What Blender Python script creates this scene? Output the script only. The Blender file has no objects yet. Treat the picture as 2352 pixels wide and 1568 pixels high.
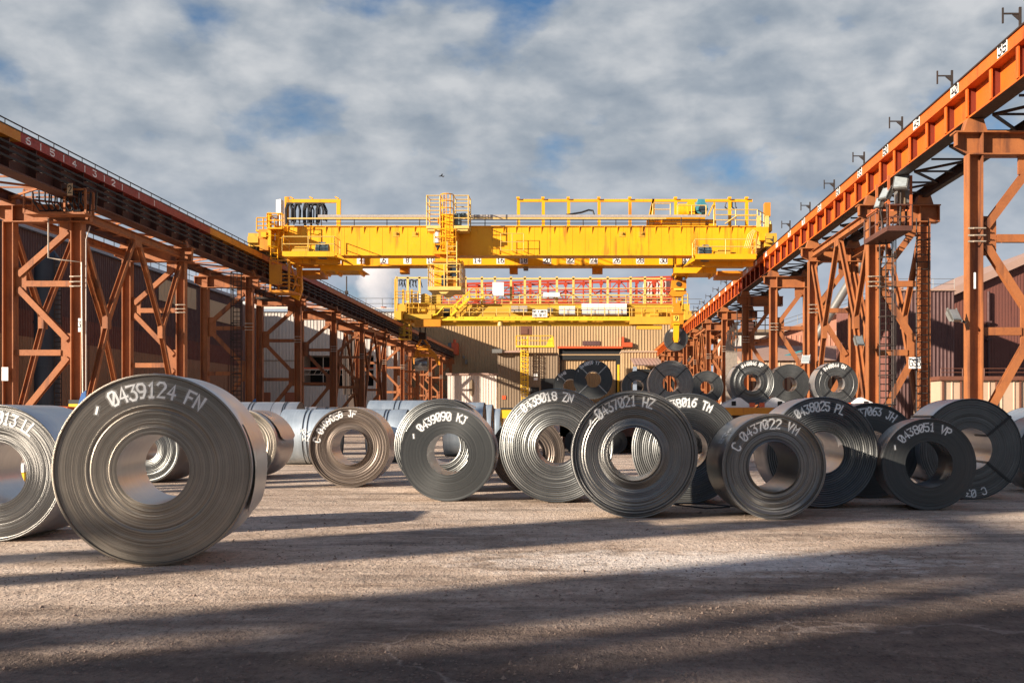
import bpy, bmesh, math, random
from mathutils import Vector, Matrix
R_ = math.radians
random.seed(7)

# ------------------------------------------------------------------ camera, sky, sun, exposure
SC = bpy.context.scene
COL = SC.collection
FPX, VX, VY, CAMH = 2580.0, 1336.0, 950.0, 1.65      # focal length and vanishing point in a 2352 px wide frame
cam_data = bpy.data.cameras.new('camera')
cam_data.sensor_width = 36.0
cam_data.lens = 36.0 * FPX / 2352.0
cam_data.shift_x = -160.0 / 2352.0
cam_data.shift_y = 166.0 / 2352.0
cam_data.clip_start = 0.1
cam_data.clip_end = 6000
cam = bpy.data.objects.new('camera', cam_data)
COL.objects.link(cam)
cam.location = (0, 0, CAMH)
cam.rotation_euler = (R_(90), 0, 0)
SC.camera = cam

SUN_ELEV = R_(17.0)
LIGHT_DIR = Vector((math.cos(SUN_ELEV) * math.cos(R_(33)), math.cos(SUN_ELEV) * math.sin(R_(33)), -math.sin(SUN_ELEV)))
sun_data = bpy.data.lights.new('sun', 'SUN')
sun_data.energy = 5.0
sun_data.angle = R_(0.7)
sun_data.color = (1.0, 0.87, 0.72)
sun = bpy.data.objects.new('sun', sun_data)
COL.objects.link(sun)
sun.rotation_euler = LIGHT_DIR.to_track_quat('-Z', 'Y').to_euler()
sun.location = (-60, -40, 60)

SC.view_settings.view_transform = 'Standard'
SC.view_settings.look = 'None'
SC.view_settings.exposure = 1.2
SC.view_settings.gamma = 1.0
SC.cycles.use_denoising = True
SC.cycles.max_bounces = 7
SC.cycles.transparent_max_bounces = 8
SC.cycles.sample_clamp_indirect = 6.0

def nn(nt, kind, **kw):
    n = nt.nodes.new(kind)
    for k, v in kw.items():
        if k.startswith('i_'):
            n.inputs[k[2:].replace('_', ' ')].default_value = v
        else:
            setattr(n, k, v)
    return n

def ramp(nt, fac, stops):
    r = nt.nodes.new('ShaderNodeValToRGB')
    els = r.color_ramp.elements
    els[0].position, els[0].color = stops[0][0], tuple(stops[0][1]) + (1,) if len(stops[0][1]) == 3 else stops[0][1]
    els[1].position, els[1].color = stops[-1][0], tuple(stops[-1][1]) + (1,) if len(stops[-1][1]) == 3 else stops[-1][1]
    for p, c in stops[1:-1]:
        e = els.new(p)
        e.color = tuple(c) + (1,) if len(c) == 3 else c
    nt.links.new(fac, r.inputs['Fac'])
    return r.outputs['Color']

def g3(v): return (v, v, v)

def mixc(nt, fac, a, b, mode='MIX'):
    m = nt.nodes.new('ShaderNodeMix')
    m.data_type = 'RGBA'
    m.blend_type = mode
    for val, idx in ((fac, 0), (a, 6), (b, 7)):
        if isinstance(val, bpy.types.NodeSocket):
            nt.links.new(val, m.inputs[idx])
        elif idx == 0:
            m.inputs[0].default_value = val
        else:
            m.inputs[idx].default_value = tuple(val) + (1,) if len(val) == 3 else val
    return m.outputs[2]

def mth(nt, op, a, b=None):
    m = nt.nodes.new('ShaderNodeMath')
    m.operation = op
    for k, v in enumerate((a, b)):
        if v is None: continue
        if isinstance(v, bpy.types.NodeSocket): nt.links.new(v, m.inputs[k])
        else: m.inputs[k].default_value = v
    return m.outputs[0]

def noise(nt, vec, scale, detail=4, rough=0.55, dist=0.0, dims='3D'):
    n = nt.nodes.new('ShaderNodeTexNoise')
    n.noise_dimensions = dims
    n.inputs['Scale'].default_value = scale
    n.inputs['Detail'].default_value = detail
    n.inputs['Roughness'].default_value = rough
    n.inputs['Distortion'].default_value = dist
    if vec is not None:
        nt.links.new(vec, n.inputs['W' if dims == '1D' else 'Vector'])
    return n.outputs['Fac']

def vscale(nt, vec, s, loc=(0, 0, 0)):
    m = nt.nodes.new('ShaderNodeMapping')
    m.inputs['Scale'].default_value = s
    m.inputs['Location'].default_value = loc
    nt.links.new(vec, m.inputs['Vector'])
    return m.outputs['Vector']

# sky: Nishita blue with a broken layer of soft cloud
world = bpy.data.worlds.new('World')
SC.world = world
world.use_nodes = True
wt = world.node_tree
wt.nodes.clear()
sky = wt.nodes.new('ShaderNodeTexSky')
sky.sky_type = 'NISHITA'
sky.sun_disc = False
sky.sun_elevation = SUN_ELEV
to_sun = -LIGHT_DIR
sky.sun_rotation = math.atan2(to_sun.x, to_sun.y)
sky.air_density = 1.2
sky.dust_density = 0.6
sky.ozone_density = 2.0
tc = wt.nodes.new('ShaderNodeTexCoord')
dv = vscale(wt, tc.outputs['Generated'], (1, 1, 1.7), (0.0, 0.0, 0.0))
sep = wt.nodes.new('ShaderNodeSeparateXYZ')
wt.links.new(tc.outputs['Generated'], sep.inputs[0])
elev = sep.outputs['Z']
cover = noise(wt, vscale(wt, dv, (1, 1, 1), (3.1, 1.7, 0.2)), 11.0, 9, 0.50, 0.10)
cover2 = noise(wt, vscale(wt, dv, (1, 1, 1), (0.3, 5.7, 2.0)), 4.2, 4, 0.5, 0.1)
puff = noise(wt, vscale(wt, dv, (1, 1, 1.1), (8.3, 0.4, 1.3)), 19.0, 9, 0.5, 0.12)
cv = mth(wt, 'ADD', mth(wt, 'MULTIPLY', cover, 0.66), mth(wt, 'MULTIPLY', cover2, 0.34))
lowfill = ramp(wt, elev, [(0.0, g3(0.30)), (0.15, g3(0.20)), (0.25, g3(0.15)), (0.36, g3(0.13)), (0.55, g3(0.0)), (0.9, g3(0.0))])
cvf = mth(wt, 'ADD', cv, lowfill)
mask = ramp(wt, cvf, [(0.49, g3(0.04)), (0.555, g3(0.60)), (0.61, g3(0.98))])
pf = mth(wt, 'ADD', mth(wt, 'MULTIPLY', puff, 0.6), mth(wt, 'MULTIPLY', cover, 0.4))
ccol = ramp(wt, pf, [(0.36, (0.124, 0.147, 0.176)), (0.46, (0.162, 0.182, 0.206)), (0.55, (0.212, 0.226, 0.243)), (0.65, (0.268, 0.276, 0.286))])
hazecol = ramp(wt, elev, [(0.0, (0.255, 0.285, 0.335)), (0.10, (0.212, 0.240, 0.290)), (0.2, (0.18, 0.204, 0.242))])
hzf = ramp(wt, elev, [(0.0, g3(0.9)), (0.12, g3(0.5)), (0.24, g3(0.0))])
ccol2 = mixc(wt, hzf, ccol, hazecol)
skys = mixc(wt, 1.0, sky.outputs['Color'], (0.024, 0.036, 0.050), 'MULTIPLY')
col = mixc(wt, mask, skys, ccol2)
bg = wt.nodes.new('ShaderNodeBackground')
bg.inputs['Strength'].default_value = 1.0
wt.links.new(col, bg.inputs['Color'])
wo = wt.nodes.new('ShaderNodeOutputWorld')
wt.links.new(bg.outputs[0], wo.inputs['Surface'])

# ------------------------------------------------------------------ materials
def base_mat(name):
    m = bpy.data.materials.new(name)
    m.use_nodes = True
    nt = m.node_tree
    b = nt.nodes['Principled BSDF']
    return m, nt, b

def worldpos(nt):
    return nt.nodes.new('ShaderNodeNewGeometry').outputs['Position']

def mat_paint(name, c1, c2, rough=0.55, scale=0.35, rust=None, rust_amt=0.5, metal=0.0, streak=True, bump=0.15, spec=0.4):
    """painted or weathered metal: two tones in large patches, fine grain, rust in vertical streaks"""
    m, nt, b = base_mat(name)
    p = worldpos(nt)
    f1 = noise(nt, p, scale, 5, 0.6)
    fine = noise(nt, p, scale * 14, 4, 0.65)
    f = mth(nt, 'ADD', mth(nt, 'MULTIPLY', f1, 0.7), mth(nt, 'MULTIPLY', fine, 0.3))
    c = mixc(nt, ramp(nt, f, [(0.36, g3(0)), (0.64, g3(1))]), c1, c2)
    if rust is not None:
        s = vscale(nt, p, (1.6, 1.6, 0.16 if streak else 1.6))
        rn = noise(nt, s, 1.1, 6, 0.62)
        rm = ramp(nt, rn, [(0.66 - 0.16 * rust_amt, g3(0)), (0.74 - 0.1 * rust_amt, g3(0.85))])
        c = mixc(nt, rm, c, rust)
    nt.links.new(c, b.inputs['Base Color'])
    rr = ramp(nt, fine, [(0.3, g3(max(0.05, rough - 0.1))), (0.7, g3(min(1, rough + 0.15)))])
    nt.links.new(rr, b.inputs['Roughness'])
    b.inputs['Metallic'].default_value = metal
    b.inputs['Specular IOR Level'].default_value = spec
    if bump:
        bp = nt.nodes.new('ShaderNodeBump')
        bp.inputs['Strength'].default_value = bump
        bp.inputs['Distance'].default_value = 0.02
        nt.links.new(fine, bp.inputs['Height'])
        nt.links.new(bp.outputs[0], b.inputs['Normal'])
    return m

def mat_plain(name, c, rough=0.6, metal=0.0, emit=None):
    m, nt, b = base_mat(name)
    fine = noise(nt, worldpos(nt), 6.0, 4, 0.6)
    cc = ramp(nt, fine, [(0.3, tuple(x * 0.82 for x in c)), (0.7, tuple(min(1, x * 1.12) for x in c))])
    nt.links.new(cc, b.inputs['Base Color'])
    b.inputs['Roughness'].default_value = rough
    b.inputs['Metallic'].default_value = metal
    return m

def mat_clad(name, c1, c2, stain, amt=0.5, rough=0.6, scale=0.12):
    return mat_paint(name, c1, c2, rough, scale, stain, amt, bump=0.05, spec=0.3)

def mat_coil_face(name, dark, mid, light, freq=60.0, rough=0.42, metal=0.75, bumpd=0.004, aniso=0.6):
    """edge of a wound coil: concentric wraps of differing shade, grooves running round the axis (object Y)"""
    m, nt, b = base_mat(name)
    tcn = nt.nodes.new('ShaderNodeTexCoord')
    oi = nt.nodes.new('ShaderNodeObjectInfo')
    sp = nt.nodes.new('ShaderNodeSeparateXYZ')
    nt.links.new(tcn.outputs['Object'], sp.inputs[0])
    r = mth(nt, 'SQRT', mth(nt, 'ADD', mth(nt, 'MULTIPLY', sp.outputs['X'], sp.outputs['X']), mth(nt, 'MULTIPLY', sp.outputs['Z'], sp.outputs['Z'])))
    w = mth(nt, 'ADD', r, mth(nt, 'MULTIPLY', oi.outputs['Random'], 37.0))
    n1 = noise(nt, w, freq, 5, 0.75, dims='1D')
    n2 = noise(nt, w, freq * 0.16, 3, 0.6, dims='1D')
    patch = noise(nt, tcn.outputs['Object'], 2.3, 4, 0.6)
    f = mth(nt, 'ADD', mth(nt, 'ADD', mth(nt, 'MULTIPLY', n1, 0.68), mth(nt, 'MULTIPLY', n2, 0.17)), mth(nt, 'MULTIPLY', patch, 0.18))
    c = ramp(nt, f, [(0.36, dark), (0.5, mid), (0.68, light)])
    nt.links.new(c, b.inputs['Base Color'])
    b.inputs['Metallic'].default_value = metal
    rr = ramp(nt, n1, [(0.3, g3(rough - 0.1)), (0.7, g3(rough + 0.12))])
    nt.links.new(rr, b.inputs['Roughness'])
    b.inputs['Anisotropic'].default_value = aniso
    tg = nt.nodes.new('ShaderNodeTangent')
    tg.direction_type = 'RADIAL'
    tg.axis = 'Y'
    nt.links.new(tg.outputs[0], b.inputs['Tangent'])
    bp = nt.nodes.new('ShaderNodeBump')
    bp.inputs['Strength'].default_value = 0.55
    bp.inputs['Distance'].default_value = bumpd
    nt.links.new(n1, bp.inputs['Height'])
    nt.links.new(bp.outputs[0], b.inputs['Normal'])
    return m

def mat_steel_sheet(name, c1, c2, rough=0.33, metal=0.85, axis_stretch=(0.6, 9.0, 0.6)):
    """outer wrap of a coil: mill finish banded round the coil"""
    m, nt, b = base_mat(name)
    tcn = nt.nodes.new('ShaderNodeTexCoord')
    oi = nt.nodes.new('ShaderNodeObjectInfo')
    mp = nt.nodes.new('ShaderNodeVectorMath')
    mp.operation = 'ADD'
    nt.links.new(tcn.outputs['Object'], mp.inputs[0])
    nt.links.new(oi.outputs['Random'], mp.inputs[1])
    v = vscale(nt, mp.outputs[0], axis_stretch)
    n1 = noise(nt, v, 1.6, 5, 0.65)
    n2 = noise(nt, mp.outputs[0], 1.4, 5, 0.6)
    f = mth(nt, 'ADD', mth(nt, 'MULTIPLY', n1, 0.5), mth(nt, 'MULTIPLY', n2, 0.5))
    nt.links.new(ramp(nt, f, [(0.38, c1), (0.62, c2)]), b.inputs['Base Color'])
    b.inputs['Metallic'].default_value = metal
    nt.links.new(ramp(nt, n2, [(0.3, g3(rough - 0.04)), (0.7, g3(rough + 0.06))]), b.inputs['Roughness'])
    return m

def mat_overspray(name):
    m, nt, b = base_mat(name)
    b.inputs['Base Color'].default_value = (0.75, 0.75, 0.73, 1)
    b.inputs['Roughness'].default_value = 0.9
    fine = noise(nt, worldpos(nt), 60.0, 3, 0.6)
    a = ramp(nt, fine, [(0.35, g3(0.06)), (0.7, g3(0.26))])
    nt.links.new(a, b.inputs['Alpha'])
    return m

M = {}
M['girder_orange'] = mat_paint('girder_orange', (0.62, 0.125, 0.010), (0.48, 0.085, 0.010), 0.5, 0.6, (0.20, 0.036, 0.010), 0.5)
M['girder_red'] = mat_paint('girder_red', (0.17, 0.026, 0.010), (0.12, 0.018, 0.009), 0.55, 0.5, (0.10, 0.02, 0.008), 0.4)
M['tower_orange'] = mat_paint('tower_orange', (0.36, 0.125, 0.038), (0.235, 0.080, 0.029), 0.6, 0.8, (0.095, 0.036, 0.022), 0.7)
M['fascia_red'] = mat_paint('fascia_red', (0.34, 0.038, 0.025), (0.24, 0.026, 0.017), 0.55, 0.5, (0.09, 0.02, 0.012), 0.3)
M['fascia_yellow'] = mat_paint('fascia_yellow', (0.60, 0.25, 0.015), (0.48, 0.17, 0.015), 0.55, 0.5, (0.16, 0.05, 0.015), 0.5)
M['fascia_rust'] = mat_paint('fascia_rust', (0.40, 0.13, 0.04), (0.34, 0.08, 0.03), 0.6, 0.4, (0.14, 0.04, 0.02), 0.5)
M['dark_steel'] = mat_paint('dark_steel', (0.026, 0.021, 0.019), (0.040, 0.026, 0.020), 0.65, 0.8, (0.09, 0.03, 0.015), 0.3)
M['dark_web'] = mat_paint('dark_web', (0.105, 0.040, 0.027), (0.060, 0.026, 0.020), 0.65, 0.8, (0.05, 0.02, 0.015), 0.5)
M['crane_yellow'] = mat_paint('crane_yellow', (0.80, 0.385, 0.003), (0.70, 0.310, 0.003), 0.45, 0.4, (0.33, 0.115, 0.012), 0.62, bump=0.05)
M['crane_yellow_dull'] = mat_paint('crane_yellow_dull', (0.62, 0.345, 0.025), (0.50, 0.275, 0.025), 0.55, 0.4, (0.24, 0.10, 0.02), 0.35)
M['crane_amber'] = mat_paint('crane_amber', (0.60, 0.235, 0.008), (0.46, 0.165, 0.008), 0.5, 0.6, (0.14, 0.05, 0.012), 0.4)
M['rail_cream'] = mat_plain('rail_cream', (0.66, 0.44, 0.12), 0.5)
M['cable_grey'] = mat_plain('cable_grey', (0.34, 0.30, 0.27), 0.5)
M['cable_black'] = mat_plain('cable_black', (0.012, 0.013, 0.016), 0.5)
M['motor_teal'] = mat_paint('motor_teal', (0.05, 0.24, 0.29), (0.04, 0.18, 0.22), 0.45, 2.0, (0.02, 0.03, 0.03), 0.3)
M['motor_blue'] = mat_paint('motor_blue', (0.13, 0.19, 0.21), (0.07, 0.10, 0.11), 0.45, 2.0, (0.02, 0.03, 0.03), 0.3)
M['white_panel'] = mat_paint('white_panel', (0.72, 0.72, 0.72), (0.60, 0.60, 0.60), 0.5, 0.8, (0.35, 0.28, 0.2), 0.15, bump=0.03)
M['sign_white'] = mat_plain('sign_white', (0.80, 0.78, 0.74), 0.6)
M['sign_black'] = mat_plain('sign_black', (0.012, 0.012, 0.012), 0.6)
M['sign_tan'] = mat_plain('sign_tan', (0.50, 0.37, 0.22), 0.6)
M['sign_yellow'] = mat_plain('sign_yellow', (0.72, 0.52, 0.06), 0.5)
M['paint_white'] = mat_plain('paint_white', (0.78, 0.78, 0.76), 0.75)
M['overspray'] = mat_overspray('overspray')
M['glass_dark'] = mat_plain('glass_dark', (0.03, 0.045, 0.06), 0.08)
M['lamp_glass'] = mat_plain('lamp_glass', (0.26, 0.29, 0.30), 0.12)
M['lamp_grey'] = mat_plain('lamp_grey', (0.20, 0.195, 0.18), 0.45, 0.4)
M['clad_maroon'] = mat_clad('clad_maroon', (0.105, 0.054, 0.049), (0.082, 0.043, 0.042), (0.052, 0.026, 0.026), 0.5)
M['clad_red'] = mat_clad('clad_red', (0.165, 0.062, 0.045), (0.130, 0.050, 0.040), (0.09, 0.035, 0.03), 0.5)
M['clad_tan'] = mat_clad('clad_tan', (0.33, 0.185, 0.105), (0.26, 0.145, 0.085), (0.16, 0.08, 0.05), 0.5)
M['clad_panel'] = mat_clad('clad_panel', (0.62, 0.47, 0.29), (0.55, 0.41, 0.26), (0.38, 0.27, 0.17), 0.3)
M['clad_beige'] = mat_clad('clad_beige', (0.43, 0.290, 0.155), (0.365, 0.243, 0.130), (0.25, 0.155, 0.085), 0.3)
M['clad_grey'] = mat_clad('clad_grey', (0.50, 0.455, 0.41), (0.43, 0.39, 0.35), (0.30, 0.26, 0.23), 0.4)
M['clad_taupe'] = mat_clad('clad_taupe', (0.24, 0.175, 0.115), (0.20, 0.145, 0.095), (0.12, 0.085, 0.06), 0.4)
M['clad_white'] = mat_clad('clad_white', (0.60, 0.52, 0.46), (0.50, 0.43, 0.38), (0.15, 0.12, 0.11), 0.35)
M['clad_salmon'] = mat_clad('clad_salmon', (0.50, 0.235, 0.155), (0.43, 0.195, 0.130), (0.26, 0.11, 0.08), 0.45)
M['clad_cream'] = mat_clad('clad_cream', (0.47, 0.345, 0.245), (0.40, 0.29, 0.205), (0.4, 0.27, 0.18), 0.3)
M['roof_pink'] = mat_clad('roof_pink', (0.37, 0.245, 0.19), (0.31, 0.20, 0.16), (0.30, 0.19, 0.15), 0.4)
M['brown_trim'] = mat_plain('brown_trim', (0.14, 0.052, 0.030), 0.6)
M['trim_blue'] = mat_plain('trim_blue', (0.22, 0.27, 0.34), 0.5)
M['void'] = mat_plain('void', (0.012, 0.013, 0.014), 0.9)
M['blue_duct'] = mat_paint('blue_duct', (0.020, 0.030, 0.045), (0.030, 0.042, 0.058), 0.5, 0.8, (0.02, 0.02, 0.02), 0.3)
M['blue_guard'] = mat_plain('blue_guard', (0.02, 0.10, 0.30), 0.5)
M['truss_red'] = mat_paint('truss_red', (0.43, 0.042, 0.008), (0.33, 0.030, 0.007), 0.55, 0.5, (0.25, 0.03, 0.015), 0.2)
M['equip_red'] = mat_plain('equip_red', (0.55, 0.08, 0.02), 0.5)
M['yellow_bright'] = mat_paint('yellow_bright', (0.80, 0.50, 0.02), (0.72, 0.42, 0.02), 0.5, 0.8, (0.4, 0.18, 0.02), 0.2)
M['hazard_black'] = mat_plain('hazard_black', (0.02, 0.02, 0.02), 0.6)
M['rubber'] = mat_plain('rubber', (0.02, 0.02, 0.02), 0.85)
M['clamp_light'] = mat_plain('clamp_light', (0.55, 0.46, 0.36), 0.4, 0.5)
M['pipe_pale'] = mat_plain('pipe_pale', (0.42, 0.36, 0.30), 0.45, 0.3)
M['stack_dark'] = mat_paint('stack_dark', (0.045, 0.034, 0.028), (0.10, 0.065, 0.05), 0.7, 0.5, (0.02, 0.018, 0.016), 0.5)
M['brick_red'] = mat_plain('brick_red', (0.30, 0.10, 0.05), 0.8)
M['strap_black'] = mat_plain('strap_black', (0.012, 0.012, 0.013), 0.45)
M['strap_bright'] = mat_plain('strap_bright', (0.35, 0.35, 0.34), 0.35, 0.7)

M['face_brown'] = mat_coil_face('face_brown', (0.100, 0.088, 0.073), (0.215, 0.188, 0.155), (0.37, 0.325, 0.268), 120, 0.34, 0.72, 0.003, 0.85)
M['face_bronze'] = mat_coil_face('face_bronze', (0.070, 0.055, 0.045), (0.125, 0.098, 0.080), (0.20, 0.160, 0.130), 55, 0.40, 0.6, 0.003)
M['face_black'] = mat_coil_face('face_black', (0.036, 0.039, 0.040), (0.050, 0.053, 0.053), (0.070, 0.073, 0.072), 70, 0.44, 0.35, 0.0012)
M['face_rings'] = mat_coil_face('face_rings', (0.055, 0.059, 0.059), (0.130, 0.135, 0.131), (0.28, 0.282, 0.27), 40, 0.34, 0.75, 0.005)
M['face_grey'] = mat_coil_face('face_grey', (0.075, 0.074, 0.071), (0.155, 0.151, 0.143), (0.30, 0.289, 0.27), 100, 0.32, 0.8, 0.003, 0.9)
M['face_dark'] = mat_coil_face('face_dark', (0.045, 0.048, 0.048), (0.084, 0.087, 0.086), (0.165, 0.167, 0.162), 70, 0.36, 0.65, 0.003)
M['sheet_grey'] = mat_steel_sheet('sheet_grey', (0.56, 0.56, 0.565), (0.64, 0.635, 0.635), 0.34)
M['sheet_dark'] = mat_steel_sheet('sheet_dark', (0.19, 0.192, 0.198), (0.26, 0.26, 0.265), 0.30)
M['sheet_blue'] = mat_steel_sheet('sheet_blue', (0.36, 0.43, 0.49), (0.50, 0.57, 0.63), 0.42, 0.6)
M['sheet_bronze'] = mat_steel_sheet('sheet_bronze', (0.46, 0.405, 0.375), (0.55, 0.49, 0.455), 0.3)
SC.cycles.volume_bounces = 4
# ------------------------------------------------------------------ helpers
def at(fx, fy, y):
    """point at distance y whose direction is read off the survey frame"""
    s = FPX / y
    return Vector(((fx - VX) / s, y, (VY - fy) / s + CAMH))
def X(fx, y): return (fx - VX) * y / FPX
def Z(fy, y): return (VY - fy) * y / FPX + CAMH

def origin_of(o):
    p = Vector((0, 0, 0))
    while o is not None:
        p += o.location
        o = o.parent
    return p

def tag(o, label=None, cat=None, group=None, kind=None):
    if label: o['label'] = label
    if cat: o['category'] = cat
    if group: o['group'] = group
    if kind: o['kind'] = kind
    return o

def thing(name, label, cat, loc=(0, 0, 0), rz=0.0, group=None):
    o = bpy.data.objects.new(name, None)
    COL.objects.link(o)
    o.location = loc
    o.rotation_euler = (0, 0, rz)
    o.empty_display_size = 0.3
    return tag(o, label, cat, group)

def copy_tree(o, parent=None):
    c = o.copy()
    COL.objects.link(c)
    c.parent = parent
    for ch in [k for k in CHILD.get(o.name, [])]:
        copy_tree(ch, c)
    return c
CHILD = {}

class MB:
    """collects boxes, bars, tubes and sheets; build() links them as one mesh object"""
    def __init__(self):
        self.v, self.f, self.smooth = [], [], []
    def add(self, verts, faces, smooth=False):
        n = len(self.v)
        self.v += [tuple(p) for p in verts]
        self.f += [tuple(i + n for i in f) for f in faces]
        self.smooth += [smooth] * len(faces)
    def box(self, x0, x1, y0, y1, z0, z1):
        vs = [(x, y, z) for z in (z0, z1) for y in (y0, y1) for x in (x0, x1)]
        self.add(vs, [(0, 2, 3, 1), (4, 5, 7, 6), (0, 1, 5, 4), (2, 6, 7, 3), (0, 4, 6, 2), (1, 3, 7, 5)])
    def frame(self, p0, p1, up):
        p0, p1 = Vector(p0), Vector(p1)
        d = (p1 - p0).normalized()
        up = Vector(up)
        s = d.cross(up)
        if s.length < 1e-5:
            s = d.cross(Vector((1, 0, 0)))
        s.normalize()
        return p0, p1, d, s, s.cross(d).normalized()
    def beam(self, p0, p1, w, h, up=(0, 0, 1), off=(0, 0)):
        p0, p1, d, s, u = self.frame(p0, p1, up)
        o = s * off[0] + u * off[1]
        vs = []
        for p in (p0, p1):
            for a, b in ((-1, -1), (1, -1), (1, 1), (-1, 1)):
                vs.append(p + o + s * (a * w / 2) + u * (b * h / 2))
        self.add(vs, [(0, 1, 2, 3), (7, 6, 5, 4), (0, 4, 5, 1), (1, 5, 6, 2), (2, 6, 7, 3), (3, 7, 4, 0)])
    def ibeam(self, p0, p1, w, h, t=0.04, up=(0, 0, 1)):
        """flanges lie across 'up', h apart"""
        self.beam(p0, p1, w, t, up, (0, h / 2 - t / 2))
        self.beam(p0, p1, w, t, up, (0, -h / 2 + t / 2))
        self.beam(p0, p1, t, h - 2 * t, up)
    def tube(self, pts, r, n=6, closed=False):
        pts = [Vector(p) for p in pts]
        m = len(pts)
        rings = []
        prev = None
        for i, p in enumerate(pts):
            if closed: d = pts[(i + 1) % m] - pts[i - 1]
            else: d = pts[min(i + 1, m - 1)] - pts[max(i - 1, 0)]
            if d.length < 1e-9: d = Vector((0, 0, 1))
            d.normalize()
            a = prev if prev is not None else (Vector((0, 0, 1)) if abs(d.z) < 0.9 else Vector((1, 0, 0)))
            s = d.cross(a)
            if s.length < 1e-4: s = d.cross(Vector((0.3, 1, 0.2)))
            s.normalize()
            u = s.cross(d).normalized()
            prev = u
            rings.append([p + (s * math.cos(2 * math.pi * k / n) + u * math.sin(2 * math.pi * k / n)) * r for k in range(n)])
        vs = [q for ring in rings for q in ring]
        fs = []
        for i in range(m if closed else m - 1):
            j = (i + 1) % m
            for k in range(n):
                k2 = (k + 1) % n
                fs.append((i * n + k, i * n + k2, j * n + k2, j * n + k))
        if not closed:
            fs.append(tuple(range(n))[::-1])
            fs.append(tuple((m - 1) * n + k for k in range(n)))
        self.add(vs, fs, smooth=n > 6)
    def prism(self, poly, axis, a, b):
        """polygon of (u, v) pairs extruded along axis 'x','y' or 'z' from a to b"""
        def P(u, v, t):
            return {'x': (t, u, v), 'y': (u, t, v), 'z': (u, v, t)}[axis]
        n = len(poly)
        vs = [P(u, v, a) for u, v in poly] + [P(u, v, b) for u, v in poly]
        fs = [tuple(range(n)), tuple(range(2 * n - 1, n - 1, -1))]
        for i in range(n):
            j = (i + 1) % n
            fs.append((i, i + n, j + n, j))
        self.add(vs, fs)
    def cyl(self, c0, c1, r, n=16, r1=None):
        p0, p1, d, s, u = self.frame(c0, c1, (0, 0, 1) if abs((Vector(c1) - Vector(c0)).normalized().z) < 0.9 else (1, 0, 0))
        r1 = r if r1 is None else r1
        vs = []
        for p, rr in ((p0, r), (p1, r1)):
            for k in range(n):
                a = 2 * math.pi * k / n
                vs.append(p + (s * math.cos(a) + u * math.sin(a)) * rr)
        fs = [(k, (k + 1) % n, n + (k + 1) % n, n + k) for k in range(n)]
        self.add(vs, fs, smooth=True)
        self.add(vs[:n], [tuple(range(n))[::-1]])
        self.add(vs[n:], [tuple(range(n))])
    def rail(self, pts, h=1.1, r=0.035, mids=1, gap=1.5, n=4):
        """handrail with posts along a polyline"""
        pts = [Vector(p) for p in pts]
        for k in range(mids + 1):
            hz = h * (k + 1) / (mids + 1)
            self.tube([p + Vector((0, 0, hz)) for p in pts], r, n)
        for a, b in zip(pts, pts[1:]):
            cnt = max(1, round((b - a).length / gap))
            for i in range(cnt + 1):
                q = a.lerp(b, i / cnt)
                self.tube([q, q + Vector((0, 0, h))], r * 1.1, n)
    def ladder(self, p0, p1, width, side=(1, 0, 0), step=0.32, r=0.03, n=4):
        p0, p1, s = Vector(p0), Vector(p1), Vector(side).normalized() * (width / 2)
        self.tube([p0 - s, p1 - s], r, n)
        self.tube([p0 + s, p1 + s], r, n)
        cnt = int((p1 - p0).length / step)
        for i in range(1, cnt):
            q = p0.lerp(p1, i / cnt)
            self.tube([q - s, q + s], r * 0.8, n)
    def build(self, name, mat, parent=None, local=False, label=None):
        me = bpy.data.meshes.new(name)
        o0 = Vector((0, 0, 0)) if (local or parent is None) else origin_of(parent)
        vs = self.v if o0.length == 0 else [(p[0] - o0.x, p[1] - o0.y, p[2] - o0.z) for p in self.v]
        me.from_pydata(vs, [], self.f)
        me.polygons.foreach_set('use_smooth', self.smooth)
        me.validate()
        me.update()
        bm = bmesh.new()
        bm.from_mesh(me)
        bmesh.ops.recalc_face_normals(bm, faces=bm.faces)
        bm.to_mesh(me)
        bm.free()
        ob = bpy.data.objects.new(name, me)
        COL.objects.link(ob)
        me.materials.append(M[mat] if isinstance(mat, str) else mat)
        if parent is not None:
            ob.parent = parent
            CHILD.setdefault(parent.name, []).append(ob)
        if label: ob['label'] = label
        return ob

def single(name, mat, fn, parent=None, **k):
    mb = MB()
    fn(mb)
    return mb.build(name, mat, parent, **k)

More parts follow.
